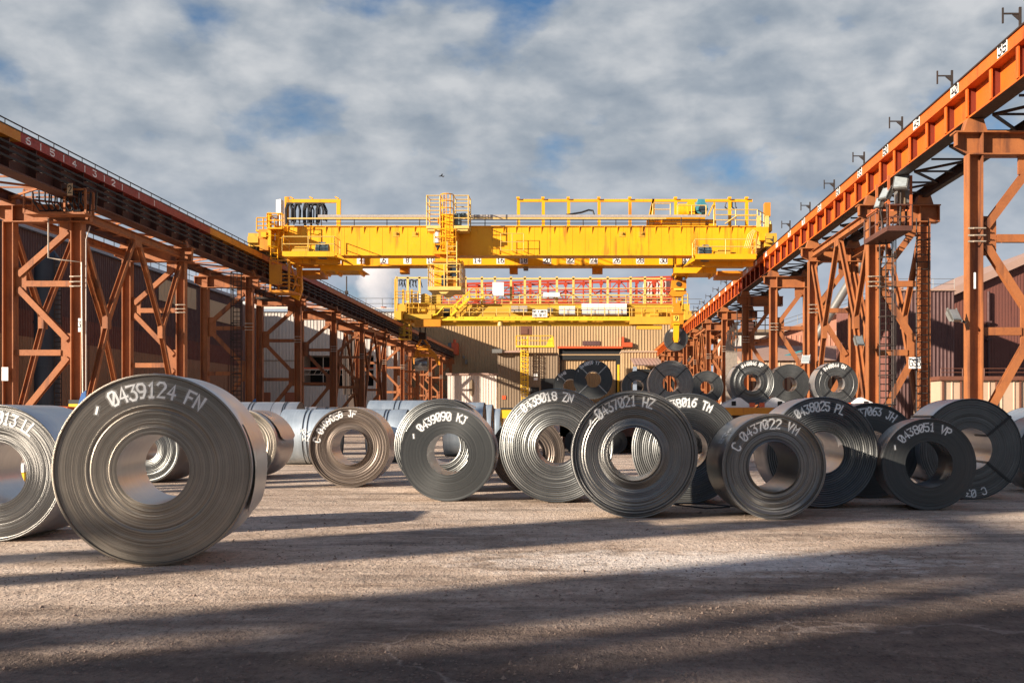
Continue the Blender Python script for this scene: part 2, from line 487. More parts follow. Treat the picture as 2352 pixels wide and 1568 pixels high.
# ---- stroke lettering: each character on a 4 x 6 grid
GL = {
 '0': [[(1,0),(3,0),(4,1),(4,5),(3,6),(1,6),(0,5),(0,1),(1,0)],[(0.4,0.9),(3.6,5.1)]],
 'O': [[(1,0),(3,0),(4,1),(4,5),(3,6),(1,6),(0,5),(0,1),(1,0)]],
 '1': [[(0.8,4.8),(2,6),(2,0)],[(0.8,0),(3.2,0)]],
 '2': [[(0,5),(1,6),(3,6),(4,5),(4,4),(0,0),(4,0)]],
 '3': [[(0,6),(4,6),(2,3.6),(3,3.5),(4,2.5),(4,1),(3,0),(1,0),(0,1)]],
 '4': [[(3,0),(3,6),(0,2),(4.2,2)]],
 '5': [[(4,6),(0,6),(0,3.4),(3,3.6),(4,2.6),(4,1),(3,0),(1,0),(0,1)]],
 '6': [[(3.6,6),(2,6),(0,3.6),(0,1),(1,0),(3,0),(4,1),(4,2.4),(3,3.4),(1,3.4),(0,2.4)]],
 '7': [[(0,6),(4,6),(1.6,0)]],
 '8': [[(1,3.2),(0,4.2),(0,5),(1,6),(3,6),(4,5),(4,4.2),(3,3.2),(1,3.2),(0,2.2),(0,1),(1,0),(3,0),(4,1),(4,2.2),(3,3.2)]],
 '9': [[(4,3.6),(3,2.6),(1,2.6),(0,3.6),(0,5),(1,6),(3,6),(4,5),(4,2.6),(2.2,0),(0.8,0)]],
 'A': [[(0,0),(2,6),(4,0)],[(0.8,2),(3.2,2)]],
 'C': [[(4,5),(3,6),(1,6),(0,5),(0,1),(1,0),(3,0),(4,1)]],
 'D': [[(0,0),(0,6),(2.6,6),(4,4.6),(4,1.4),(2.6,0),(0,0)]],
 'E': [[(4,6),(0,6),(0,0),(4,0)],[(0,3.2),(3,3.2)]],
 'R': [[(0,0),(0,6),(3,6),(4,5),(4,4),(3,3),(0,3)],[(1.8,3),(4,0)]],
 'F': [[(0,0),(0,6),(4,6)],[(0,3.2),(3,3.2)]],
 'G': [[(4,5),(3,6),(1,6),(0,5),(0,1),(1,0),(3,0),(4,1),(4,2.8),(2.4,2.8)]],
 'H': [[(0,0),(0,6)],[(4,0),(4,6)],[(0,3),(4,3)]],
 'J': [[(1.5,6),(4,6)],[(3,6),(3,1),(2,0),(1,0),(0,1)]],
 'K': [[(0,0),(0,6)],[(4,6),(0.2,2.6)],[(1.6,3.6),(4,0)]],
 'L': [[(0,6),(0,0),(4,0)]],
 'M': [[(0,0),(0,6),(2,3),(4,6),(4,0)]],
 'N': [[(0,0),(0,6),(4,0),(4,6)]],
 'P': [[(0,0),(0,6),(3,6),(4,5),(4,4),(3,3),(0,3)]],
 'S': [[(4,5),(3,6),(1,6),(0,5),(0,4.2),(1,3.2),(3,2.8),(4,1.8),(4,1),(3,0),(1,0),(0,1)]],
 'T': [[(0,6),(4,6)],[(2,6),(2,0)]],
 'U': [[(0,6),(0,1),(1,0),(3,0),(4,1),(4,6)]],
 'V': [[(0,6),(2,0),(4,6)]],
 'X': [[(0,0),(4,6)],[(0,6),(4,0)]],
 'Z': [[(0,6),(4,6),(0,0),(4,0)]],
 'a': [[(0,0),(2,6),(4,0)]],
 '-': [[(0.2,2.4),(3.4,4.0)]],
 '=': [[(0,3),(4,3)]],
 '/': [[(0,0),(4,6)]],
 ' ': [],
}
def strip2d(poly, hw):
    """mitred outline strip of a 2D polyline: list of (left, right) pairs"""
    out = []
    m = len(poly)
    closed = m > 2 and poly[0] == poly[-1]
    for i in range(m):
        p = Vector(poly[i])
        a = Vector(poly[i - 1]) if i > 0 else (Vector(poly[-2]) if closed else None)
        b = Vector(poly[i + 1]) if i < m - 1 else (Vector(poly[1]) if closed else None)
        d1 = (p - a).normalized() if a is not None else None
        d2 = (b - p).normalized() if b is not None else None
        if d1 is None: d1 = d2
        if d2 is None: d2 = d1
        n1, n2 = Vector((-d1.y, d1.x)), Vector((-d2.y, d2.x))
        nm = n1 + n2
        if nm.length < 0.2: nm = n1.copy()
        nm.normalize()
        k = hw * min(1.35, 1.0 / max(0.45, nm.dot(n1)))
        q = p.copy()
        if not closed and i == 0: q -= d1 * hw * 0.8
        if not closed and i == m - 1: q += d2 * hw * 0.8
        out.append((q + nm * k, q - nm * k))
    return out

def letters(mb, text, mapping, cw, ch, pitch, hw, lift=0.0, wobble=None):
    """text in a 2D frame (u along, v up; first cell starts at u=0), each stroke strip mapped to 3D by mapping(u, v, lift)"""
    n = 0
    for i, c in enumerate(text):
        jx = jy = sl = 0.0
        js = 1.0
        if wobble:
            q = random.Random(wobble * 100 + i)
            jx, jy, sl, js = q.uniform(-.05, .05) * pitch, q.uniform(-.05, .05) * ch, q.uniform(-.09, .09), q.uniform(.93, 1.06)
        for st in GL[c]:
            pts = [(i * pitch + jx + (x / 4 - 0.5) * cw * js + sl * (y / 6 - 0.5) * ch, jy + (y / 6 - 0.5) * ch * js) for x, y in st]
            dense = [pts[0]]
            for a, b in zip(pts, pts[1:]):
                L = math.dist(a, b)
                k = max(1, int(L / max(0.05, ch * 0.45)))
                for t in range(1, k + 1):
                    dense.append((a[0] + (b[0] - a[0]) * t / k, a[1] + (b[1] - a[1]) * t / k))
            if pts[0] == pts[-1]: dense[-1] = dense[0]
            sp = strip2d(dense, hw)
            vs, fs = [], []
            for l, r in sp:
                vs.append(mapping(l.x, l.y, lift + 0.0004 * (n % 5)))
                vs.append(mapping(r.x, r.y, lift + 0.0004 * (n % 5)))
            for k in range(len(sp) - 1):
                fs.append((2 * k, 2 * k + 1, 2 * k + 3, 2 * k + 2))
            mb.add(vs, fs)
            n += 1

def flat_text(name, mat, text, centre, u, v, cw, ch, pitch, hw, parent, lift=0.006):
    """lettering on a flat plate; u to the reader's right, v up"""
    c, u, v = Vector(centre), Vector(u).normalized(), Vector(v).normalized()
    nrm = u.cross(v)
    off = -(len(text) - 1) * pitch / 2
    mb = MB()
    letters(mb, text, lambda a, b, l: c + u * (a + off) + v * b + nrm * l, cw, ch, pitch, hw, lift)
    return mb.build(name, mat, parent)

# ------------------------------------------------------------------ ground
def ground_material():
    m, nt, b = base_mat('yard_ground')
    p = worldpos(nt)
    big = noise(nt, p, 0.20, 5, 0.62)
    mid = noise(nt, vscale(nt, p, (0.5, 1.3, 1)), 0.9, 7, 0.68, 0.5)
    med = noise(nt, p, 3.2, 5, 0.65)
    grain = noise(nt, vscale(nt, p, (1.0, 0.55, 1.0)), 16.0, 4, 0.75)
    grit = noise(nt, vscale(nt, p, (1.0, 0.45, 1.0)), 46.0, 3, 0.8)
    sp = nt.nodes.new('ShaderNodeSeparateXYZ')
    nt.links.new(p, sp.inputs[0])
    f = mth(nt, 'ADD', mth(nt, 'ADD', mth(nt, 'MULTIPLY', big, 0.45), mth(nt, 'MULTIPLY', mid, 0.35)), mth(nt, 'MULTIPLY', med, 0.2))
    c = ramp(nt, f, [(0.35, (0.24, 0.170, 0.122)), (0.44, (0.40, 0.298, 0.224)), (0.52, (0.57, 0.443, 0.345)), (0.63, (0.70, 0.572, 0.465))])
    # shade of the near yard painted in as a darker tone, its edge wandering
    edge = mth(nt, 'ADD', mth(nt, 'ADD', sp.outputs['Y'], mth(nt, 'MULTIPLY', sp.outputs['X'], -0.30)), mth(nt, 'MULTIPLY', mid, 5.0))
    near_shade_f = ramp(nt, mth(nt, 'MULTIPLY', edge, 0.05), [(0.54, g3(0.96)), (0.70, g3(0.0))])
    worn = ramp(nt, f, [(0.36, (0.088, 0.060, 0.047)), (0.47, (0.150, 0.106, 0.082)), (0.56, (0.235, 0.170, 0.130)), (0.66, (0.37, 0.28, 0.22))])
    c = mixc(nt, near_shade_f, c, worn)
    # oil and tyre marks
    oil = ramp(nt, noise(nt, vscale(nt, p, (0.35, 1.1, 1), (4.0, 2.0, 0)), 0.8, 6, 0.6, 0.8), [(0.56, g3(0.0)), (0.66, g3(0.55))])
    c = mixc(nt, oil, c, (0.10, 0.078, 0.066))
    # faint tyre tracks curving across the yard
    wv = nt.nodes.new('ShaderNodeTexWave')
    wv.wave_type = 'RINGS'
    wv.inputs['Scale'].default_value = 0.16
    wv.inputs['Distortion'].default_value = 2.0
    wv.inputs['Detail'].default_value = 2.0
    wv.inputs['Detail Scale'].default_value = 0.5
    nt.links.new(vscale(nt, p, (1, 1, 0), (22.0, -34.0, 0)), wv.inputs['Vector'])
    trk = mixc(nt, 1.0, ramp(nt, wv.outputs['Fac'], [(0.80, g3(0)), (0.93, g3(0.5))]), ramp(nt, noise(nt, p, 0.35, 5, 0.65), [(0.45, g3(0)), (0.58, g3(1))]), 'MULTIPLY')
    c = mixc(nt, trk, c, (0.13, 0.100, 0.080))
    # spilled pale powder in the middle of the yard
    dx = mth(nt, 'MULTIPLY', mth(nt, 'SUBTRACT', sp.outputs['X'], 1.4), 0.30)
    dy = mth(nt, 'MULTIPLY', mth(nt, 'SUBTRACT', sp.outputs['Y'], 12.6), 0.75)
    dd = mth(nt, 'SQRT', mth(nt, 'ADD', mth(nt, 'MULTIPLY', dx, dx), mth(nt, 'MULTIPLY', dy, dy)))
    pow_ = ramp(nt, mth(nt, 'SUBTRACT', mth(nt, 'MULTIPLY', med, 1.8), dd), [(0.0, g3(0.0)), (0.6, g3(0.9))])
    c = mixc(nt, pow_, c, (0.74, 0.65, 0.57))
    c = mixc(nt, 1.0, c, ramp(nt, grain, [(0.30, g3(0.55)), (0.46, g3(0.95)), (0.60, g3(1.08)), (0.75, g3(1.35))]), 'MULTIPLY')
    c = mixc(nt, 1.0, c, ramp(nt, grit, [(0.30, g3(0.40)), (0.42, g3(1.0)), (0.62, g3(1.0)), (0.74, g3(1.6))]), 'MULTIPLY')
    # cracks with pale filling
    vo = nt.nodes.new('ShaderNodeTexVoronoi')
    vo.feature = 'DISTANCE_TO_EDGE'
    vo.inputs['Scale'].default_value = 0.42
    wob = nt.nodes.new('ShaderNodeVectorMath')
    wob.operation = 'ADD'
    nz = nt.nodes.new('ShaderNodeTexNoise')
    nz.inputs['Scale'].default_value = 1.3
    nz.inputs['Detail'].default_value = 6
    nt.links.new(p, nz.inputs['Vector'])
    nt.links.new(p, wob.inputs[0])
    nt.links.new(nz.outputs['Color'], wob.inputs[1])
    nt.links.new(wob.outputs[0], vo.inputs['Vector'])
    cr = ramp(nt, vo.outputs['Distance'], [(0.0, g3(0.5)), (0.012, g3(0.0))])
    crm = mixc(nt, 1.0, cr, ramp(nt, noise(nt, p, 0.5, 4), [(0.44, g3(0)), (0.56, g3(1))]), 'MULTIPLY')
    c = mixc(nt, crm, c, (0.50, 0.40, 0.33))
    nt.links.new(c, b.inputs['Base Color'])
    b.inputs['Roughness'].default_value = 0.9
    b.inputs['Specular IOR Level'].default_value = 0.2
    h = mth(nt, 'ADD', mth(nt, 'MULTIPLY', grain, 0.8), mth(nt, 'ADD', mth(nt, 'MULTIPLY', grit, 0.35), mth(nt, 'MULTIPLY', med, 1.4)))
    bp = nt.nodes.new('ShaderNodeBump')
    bp.inputs['Strength'].default_value = 1.0
    bp.inputs['Distance'].default_value = 0.045
    nt.links.new(h, bp.inputs['Height'])
    nt.links.new(bp.outputs[0], b.inputs['Normal'])
    return m
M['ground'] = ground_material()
gmb = MB()
xs = [-2500, -400, -120, -40] + [-20 + i for i in range(41)] + [40, 120, 400, 2500]
ys = [-300, -60, -10] + [i for i in range(0, 42)] + [60, 100, 200, 400, 3000]
rg = random.Random(3)
gv = []
for yy in ys:
    for xx in xs:
        near = abs(xx) <= 20 and 0 <= yy <= 41
        gv.append((xx, yy, rg.uniform(-0.012, 0.0) if near else -0.004))
nx = len(xs)
gmb.add(gv, [(j * nx + i, j * nx + i + 1, (j + 1) * nx + i + 1, (j + 1) * nx + i) for j in range(len(ys) - 1) for i in range(nx - 1)], True)
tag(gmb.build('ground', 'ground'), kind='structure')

def gravel():
    mb = MB()
    rr = random.Random(11)
    for i in range(9000):
        y = 6.2 + 16 * rr.random() ** 1.7
        x = rr.uniform(-0.55, 0.42) * y
        s = rr.uniform(0.005, 0.015) * (1.9 if rr.random() < 0.06 else 1)
        vs = [(x + s * rr.uniform(.7, 1.3), y, 0.001), (x, y + s * rr.uniform(.7, 1.3), 0.001), (x - s * rr.uniform(.7, 1.3), y, 0.001),
              (x, y - s * rr.uniform(.7, 1.3), 0.001), (x + s * rr.uniform(-.3, .3), y + s * rr.uniform(-.3, .3), s * rr.uniform(.6, 1.1))]
        mb.add([(a, b_, c - 0.008) for a, b_, c in vs], [(0, 1, 4), (1, 2, 4), (2, 3, 4), (3, 0, 4)])
    M['gravel'] = mat_paint('gravel', (0.30, 0.22, 0.17), (0.14, 0.10, 0.08), 0.9, 9.0, bump=0)
    tag(mb.build('gravel', 'gravel'), 'loose gravel scattered over the near yard', None, kind='stuff')
gravel()
# ------------------------------------------------------------------ steel coils
def coil_profile(R, rb, style, rr):
    n = {'rings': 2 * int((R - rb) / 0.036), 'rim': 40, 'tight': 60, 'smooth': 20, 'steps': 34}[style]
    pts = []
    cur = 0.0
    for i in range(n + 1):
        r = rb + (R - rb) * i / n
        if style == 'rings':
            d = rr.uniform(-0.008, 0.0) if i % 2 else rr.uniform(0.003, 0.007)
        elif style == 'rim':
            t = i / n
            d = rr.uniform(-0.004, 0.004) + 0.05 * max(0, 1 - abs(t - 0.25) / 0.3) - (0.055 if t > 0.9 else 0.03 if t > 0.84 else 0) - (0.03 if t < 0.05 else 0)
        elif style == 'tight':
            cur += rr.uniform(-0.0012, 0.0012) + (rr.choice((-.005, .005)) if rr.random() < .05 else 0)
            cur *= 0.85
            d = cur + rr.uniform(-0.0008, 0.0008) - (0.018 if i > n - 3 else 0)
        elif style == 'steps':
            cur += rr.choice((-0.010, -0.004, 0.0, 0.003, 0.009))
            cur *= 0.86
            d = cur - (0.022 if i > n - 4 else 0) - (0.02 if i < 3 else 0)
        else:
            d = rr.uniform(-0.001, 0.001) - (0.006 if i > n - 2 else 0)
        pts.append((r, d))
    return pts

def lathe_y(mb, prof, n, smooth=False, seam=0.0):
    """(r, y) profile turned round the Y axis"""
    m = len(prof)
    vs = []
    for k in range(n):
        a = 2 * math.pi * k / n
        for r, y in prof:
            q = r - seam * k / n
            vs.append((q * math.sin(a), y, q * math.cos(a)))
    fs = []
    for k in range(n):
        k2 = (k + 1) % n
        for i in range(m - 1):
            fs.append((k * m + i, k * m + i + 1, k2 * m + i + 1, k2 * m + i))
    mb.add(vs, fs, smooth)

def coil(label, x, y, R, rb, w, rz=0.0, style='tight', face='face_grey', sheet='sheet_grey', text=None, a0=-40, step=6.8,
         tr=0.83, ch=0.15, straps=None, bands=None, strap_mat='strap_black', seed=1, z=0.0, flap=None, body_text=None, group='steel coils in the yard', segs=112, faded=False):
    rr = random.Random(seed)
    root = thing('steel_coil', label, 'steel coil', (x, y, z), R_(rz), group)
    def put(mb, name, mat, lab=None, parent=None):
        ob = mb.build(name, mat, root if parent is None else parent, local=True, label=lab)
        if parent is None: ob.location = (0, 0, R)
        return ob
    prof = coil_profile(R, rb, style, rr)
    mb = MB()
    lathe_y(mb, prof, segs)
    put(mb, 'end_face', face)
    mb = MB()                                     # outer wraps, far end and bore
    rim = prof[-1][1]
    lathe_y(mb, [(R, rim), (R + 0.003, rim + 0.012), (R + 0.003, w * 0.34), (R, w * 0.36), (R + 0.002, w * 0.62), (R + 0.002, w)], segs, True, 0.010)
    put(mb, 'outer_wrap', sheet)
    mb = MB()
    lathe_y(mb, [(rb, prof[0][1]), (rb, w * 0.5), (rb, w)], segs, True)
    put(mb, 'bore_lining', sheet)
    mb = MB()
    back = [(r, w - d * 0.6) for r, d in coil_profile(R - 0.002, rb, 'tight', rr)]
    lathe_y(mb, back, segs)
    put(mb, 'far_face', face)
    def face_y(r):
        for (r0, d0), (r1, d1) in zip(prof, prof[1:]):
            if r0 <= r <= r1: return d0 + (d1 - d0) * (r - r0) / max(1e-6, r1 - r0)
        return prof[-1][1]
    if text:
        rt = R * tr
        hw = ch * 0.080
        pitch = R_(step) * rt
        def onface(u, v, l):
            a = R_(a0) + u / rt
            r = rt + v
            return Vector((r * math.sin(a), min(face_y(r), face_y(min(R, r + 0.014)), face_y(max(rb, r - 0.014))) - 0.003 - l, r * math.cos(a)))
        runs = [(text[0], 0), (text[2:], 2)] if text[1:2] == ' ' else [(text, 0)]
        base_a = a0
        for run, skip in runs:
            a0 = base_a + step * skip
            mb = MB()
            letters(mb, run, onface, pitch * 0.74, ch, pitch, hw, 0.002, seed + skip)
            mk = put(mb, 'lettering', 'paint_white')
            mb = MB()
            letters(mb, run, onface, pitch * 0.74, ch, pitch, hw * 2.3, 0.0, seed + skip)
            put(mb, 'overspray', 'overspray', None, mk)
    if straps:
        for a in straps:
            mb = MB()
            ca, sa = math.cos(R_(a)), math.sin(R_(a))
            hw = 0.022
            def P(r, t, yy): return (r * sa + t * ca, yy, r * ca - t * sa)
            lo = min(d for r, d in prof) - 0.006
            secs = [P2 for P2 in ((rb - 0.006, w * 0.5), (rb - 0.006, lo), (R + 0.010, lo), (R + 0.010, w + 0.02))]
            vs = []
            for r, yy in secs:
                vs += [P(r, -hw, yy), P(r, hw, yy)]
            for (r, yy), (dr, dy) in zip(secs, ((-.004, 0), (-.004, -.004), (.004, -.004), (.004, 0))):
                vs += [P(r + dr, -hw, yy + dy), P(r + dr, hw, yy + dy)]
            fs = []
            for k in range(3):
                fs += [(2 * k, 2 * k + 1, 2 * k + 3, 2 * k + 2), (8 + 2 * k, 8 + 2 * k + 2, 8 + 2 * k + 3, 8 + 2 * k + 1),
                       (2 * k, 2 * k + 2, 10 + 2 * k, 8 + 2 * k), (2 * k + 1, 9 + 2 * k, 11 + 2 * k, 2 * k + 3)]
            mb.add(vs, fs)
            put(mb, 'strap', strap_mat)
    for yb in bands or ():
        mb = MB()
        lathe_y(mb, [(R + .004, yb), (R + .012, yb), (R + .012, yb + .025), (R + .004, yb + .025)], segs)
        put(mb, 'band', strap_mat)
    if flap:
        a1, a2, y1, y2, lift = flap
        mb = MB()
        na, ny = 20, 8
        vs = []
        for i in range(na + 1):
            t = i / na
            for j in range(ny + 1):
                s = j / ny
                yy = y1 + (y2 - y1) * s
                round_ = 1.0 - 0.10 * max(0, abs(s - 0.5) * 2 - 0.6) / 0.4
                a = R_(a1 + (a2 - a1) * t * round_)
                r = R + 0.006 + lift * t * t
                vs.append((r * math.sin(a), yy, r * math.cos(a)))
        fs = [(i * (ny + 1) + j, i * (ny + 1) + j + 1, (i + 1) * (ny + 1) + j + 1, (i + 1) * (ny + 1) + j) for i in range(na) for j in range(ny)]
        top = len(vs)
        vs2 = [(p[0] * (1 + 0.006 / R), p[1], p[2] * (1 + 0.006 / R)) for p in vs]
        mb.add(vs, fs, True)
        mb.add(vs2, fs, True)
        put(mb, 'tail_flap', sheet)
    if body_text:
        for (txt, ang, yy, hh, along) in body_text:
            mb = MB()
            p = hh * 0.85
            def onbody(u, v, l):
                if along: a, y_ = R_(ang) - v / R, yy + u
                else: a, y_ = R_(ang) + u / R, yy + v
                r = R + 0.014 + l
                return Vector((r * math.sin(a), y_, r * math.cos(a)))
            letters(mb, txt, onbody, p * 0.7, hh, p, hh * 0.08, 0.002)
            put(mb, 'stencil_lettering', 'paint_white')
    return root

def coil_px(label, cx, r, bottom, bore, w, **k):
    """ground coil from the outline of its front face in the survey frame"""
    y = FPX * CAMH / (bottom - VY)
    R = r * y / FPX
    return coil(label, X(cx, y), y, R, bore * y / FPX, w, **k)

ST = (45, 135, -45, -135)
coil_px('huge shiny brown coil marked 0439124 FN, closest of all to the camera', 352, 220, 1298, 80, 1.32, rz=8.5, style='tight', face='face_brown',
        text='- 0439124 FN', a0=-42, step=6.85, tr=0.83, ch=0.155, seed=3, segs=160, flap=(62, 118, 0.10, 1.1, 0.03),
        body_text=[('PZ10', 92, 0.2, 0.11, True), ('1-', 92, 0.72, 0.11, True)])
coil_px('fine ringed coil marked 013 LL cut off by the edge of the picture', -12, 157, 1243, 72, 1.55, rz=1, style='tight', face='face_grey', text='013 LL', a0=5.5, step=7.1,
        tr=0.82, ch=0.15, seed=4)
coil_px('coil with pale stepped rings seen through the bore of the coil marked FN', 338, 76, 1108, 24, 1.5, rz=-4, style='rings', face='face_rings', sheet='sheet_bronze', seed=5)
coil_px('bronze coil with a loose rounded tail flap behind the coil marked FN', 556, 80, 1101, 34, 1.9, rz=2, style='rim', face='face_brown', sheet='sheet_bronze', seed=6,
        flap=(20, 84, 0.25, 1.85, 0.05), body_text=[('DSE', 30, 0.75, 0.13, True), ('A', 30, 1.3, 0.13, True)])
coil_px('brown coil marked C 0409058 JF with a stepped bore', 803, 92, 1118, 41, 1.2, rz=3, style='rim', face='face_bronze', sheet='sheet_bronze', text='C 0409058 JF', a0=-77.6, step=7.8,
        tr=0.83, ch=0.14, seed=7)
coil_px('smooth blackened coil marked 0439090 KJ', 1028, 108.5, 1151, 47.5, 1.25, rz=1, style='smooth', face='face_black', sheet='sheet_grey', text='- 0439090 KJ', a0=-62, step=8.0,
        tr=0.80, ch=0.14, seed=8)
coil_px('ringed coil with a loose end on top, half hidden by the coil marked KJ', 1014, 108, 1131, 43, 1.3, rz=2, style='rings', face='face_rings', sheet='sheet_grey', seed=9, flap=(10, 40, 0.0, 1.2, 0.05))
coil_px('small bronze coil tucked behind the coils marked KJ and ZN', 1212, 85, 1125, 34, 1.3, rz=2, style='steps', face='face_bronze', sheet='sheet_bronze', seed=10)
coil_px('coarsely ringed dark coil marked 0438018 ZN', 1278, 131, 1154, 47, 1.25, rz=0, style='rings', face='face_rings', sheet='sheet_dark', text='- 0438018 ZN', a0=-53.7, step=6.4,
        tr=0.87, ch=0.15, seed=11)
coil_px('grey coil with a raised rim marked 0437021 HZ', 1456, 146, 1188, 61, 1.25, rz=-3, style='rim', face='face_grey', sheet='sheet_dark', text='- 0437021 HZ', a0=-54.4, step=6.7,
        tr=0.835, ch=0.15, seed=12, segs=144)
coil_px('dark coil marked 38016 TM behind the coil marked HZ', 1578, 127, 1157, 47, 1.3, rz=-2, style='rings', face='face_dark', sheet='sheet_dark', text='- 0438016 TM', a0=-42.7, step=6.5, tr=0.84,
        ch=0.15, seed=13)
coil_px('grey coil marked C 0437022 VM with a mirror bright bore', 1777, 121, 1192, 58, 1.4, rz=3.5, style='steps', face='face_grey', sheet='sheet_dark', text='C 0437022 VM', a0=-62, step=8.5, tr=0.81,
        ch=0.14, seed=14, segs=144, body_text=[('51P', -62, 0.35, 0.12, False), ('56', -62, 0.55, 0.12, False)])
coil_px('black ringed coil marked 0438025 PL', 1890, 127.5, 1166, 48, 1.6, rz=0, style='rings', face='face_dark', sheet='sheet_grey', text='- 0438025 PL', a0=-46.3, step=6.5, tr=0.83, ch=0.15, seed=15)
coil_px('dark coil marked 07063 JH, mostly hidden behind the coil marked PL', 2002, 109, 1143, 45, 1.3, rz=0, style='smooth', face='face_black', sheet='sheet_dark', text='- 0437063 JH', a0=-46, step=7.2,
        tr=0.82, ch=0.145, seed=16)
coil_px('squat black coil marked 0438051 VP', 2134, 105, 1171, 53, 1.3, rz=-7, style='smooth', face='face_black', sheet='sheet_dark', text='- 0438051 VP', a0=-62.9, step=8.5, tr=0.81, ch=0.13, seed=17)
coil_px('dark strapped coil with C 03 painted upside down behind the coil marked VP', 2230, 116, 1147, 48, 1.6, rz=-3, style='tight', face='face_dark', sheet='sheet_grey', text='C 03', a0=163, step=6.8, tr=0.87, ch=0.13,
        straps=(50, 130, -50, -130), seed=18)
coil_px('bluish coil sliced by the picture edge beyond the strapped ground coil', 2412, 92, 1118, 38, 1.3, rz=0, style='tight', face='face_dark', sheet='sheet_blue', seed=19)
coil_px('dark coil end low at the picture edge beside the strapped ground coil', 2425, 88, 1132, 38, 1.2, rz=0, style='smooth', face='face_black', sheet='sheet_dark', seed=20)

# rows lying sideways behind (axis across the yard)
def side_coil(label, fx_end, top, y, R, w, sheet='sheet_blue', **k):
    return coil(label, X(fx_end, y), y, R, 0.38, w, rz=90, bands=(w * .46, w * .54), style=k.pop('style', 'tight'), face=k.pop('face', 'face_dark'), sheet=sheet, segs=72, **k)
side_coil('pale blue coil lying sideways marked ZM behind the coil marked JF', 776, 938, 37.0, 0.90, 1.75, seed=30,
          body_text=[('-04', -78, 0.75, 0.16, True), ('ZM', -92, 0.75, 0.16, True)])
side_coil('pale grey sideways coil farther back, next to the blue striped tower', 632, 923, 45.0, 1.06, 1.6, 'sheet_grey', seed=31)
side_coil('pale grey sideways coil with an open end behind the coil with the flap', 690, 923, 45.0, 1.06, 0.98, 'sheet_grey', seed=32)
side_coil('small grey sideways coil far behind the coil marked ZM', 729, 934, 62.0, 1.02, 0.9, 'sheet_grey', seed=33)
side_coil('sideways coil with an open end just above the coil marked JF', 778, 936, 52.0, 0.98, 0.95, 'sheet_dark', seed=34)
side_coil('pale blue sideways coil between the coils marked JF and KJ', 936, 934, 39.0, 0.90, 1.3, seed=35, straps=(0, 90, -90, 180))
side_coil('long pale blue sideways coil behind the other blue one', 985, 921, 46.0, 1.10, 2.4, seed=36, straps=(0, 90, -90, 180))
side_coil('pale blue sideways coil beyond the coil marked KJ', 1112, 926, 44.0, 1.05, 1.5, seed=37)
side_coil('ribbed pale sideways coil seen past the coil marked KJ', 1131, 930, 47.0, 1.02, 0.62, seed=38)
side_coil('smallest pale blue sideways coil beside the yellow chock', 1150, 938, 50.0, 0.94, 0.55, seed=39)

# coils strapped on the rail wagon
def wagon_coil(label, cx, cy, r, y, bore, **k):
    R = r * y / FPX
    return coil(label, X(cx, y), y, R, bore * y / FPX, k.pop('w', 1.25), z=Z(cy, y) - R, straps=ST, segs=88, group='strapped coils loaded on the wagon', **k)
WY = 47.5
wagon_coil('black strapped coil marked 0440059 TT high behind the coil marked ZN', 1362, 871, 45, 54.0, 18.5, style='smooth', face='face_black', sheet='sheet_dark', text='- 0440059 TT', a0=-60, step=7.2, tr=0.86, ch=0.15,
           strap_mat='strap_bright', seed=50)
wagon_coil('black coil with a partly hidden 0440 marking behind the TT coil', 1310, 886, 39, 58.0, 16, style='smooth', face='face_black', sheet='sheet_dark', text='- 0440', a0=-62, step=8, tr=0.84, ch=0.15, strap_mat='strap_bright', seed=51)
wagon_coil('dark strapped coil peeping out between the TT coil and the unmarked grey coil', 1464, 887, 36, 58.0, 14.5, style='smooth', face='face_dark', sheet='sheet_dark', seed=52)
wagon_coil('unmarked grey strapped coil above the coil marked HZ', 1541, 880, 52, WY - 1.2, 19.5, style='tight', face='face_grey', sheet='sheet_grey', seed=53)
wagon_coil('shaded strapped coil between the unmarked grey coil and the KP coil', 1624, 889, 38, 56.5, 15, style='smooth', face='face_dark', sheet='sheet_dark', seed=54)
wagon_coil('grey strapped coil marked 0440046 KP on the wagon', 1728, 878, 52, WY - 1.0, 20, style='steps', face='face_dark', sheet='sheet_grey', text='- 0440046 KP', a0=-45, step=6.8, tr=0.85, ch=0.15, seed=55)
wagon_coil('half shaded strapped coil between the KP and GN coils', 1814, 882, 46, 52.5, 17, style='smooth', face='face_dark', sheet='sheet_dark', seed=56)
wagon_coil('grey strapped coil marked 0440044 GN, end of the wagon row', 1921, 881, 50, WY - 0.6, 20, style='tight', face='face_dark', sheet='sheet_grey', text='- 0440044 GN', a0=-55, step=7.4, tr=0.85, ch=0.15, seed=57)
# ------------------------------------------------------------------ runways: lattice towers, girders
XL0, XL1 = -29.5, -26.0          # outer and inner column lines of the west runway
XR0, XR1 = 15.0, 17.65           # inner and outer column lines of the east runway
HEAD0, HEAD1 = 11.55, 12.40
GB, GT = 12.90, 14.50            # girder underside and rail seat
TOWER_Y = [43 + 15 * k for k in range(-5, 13)]

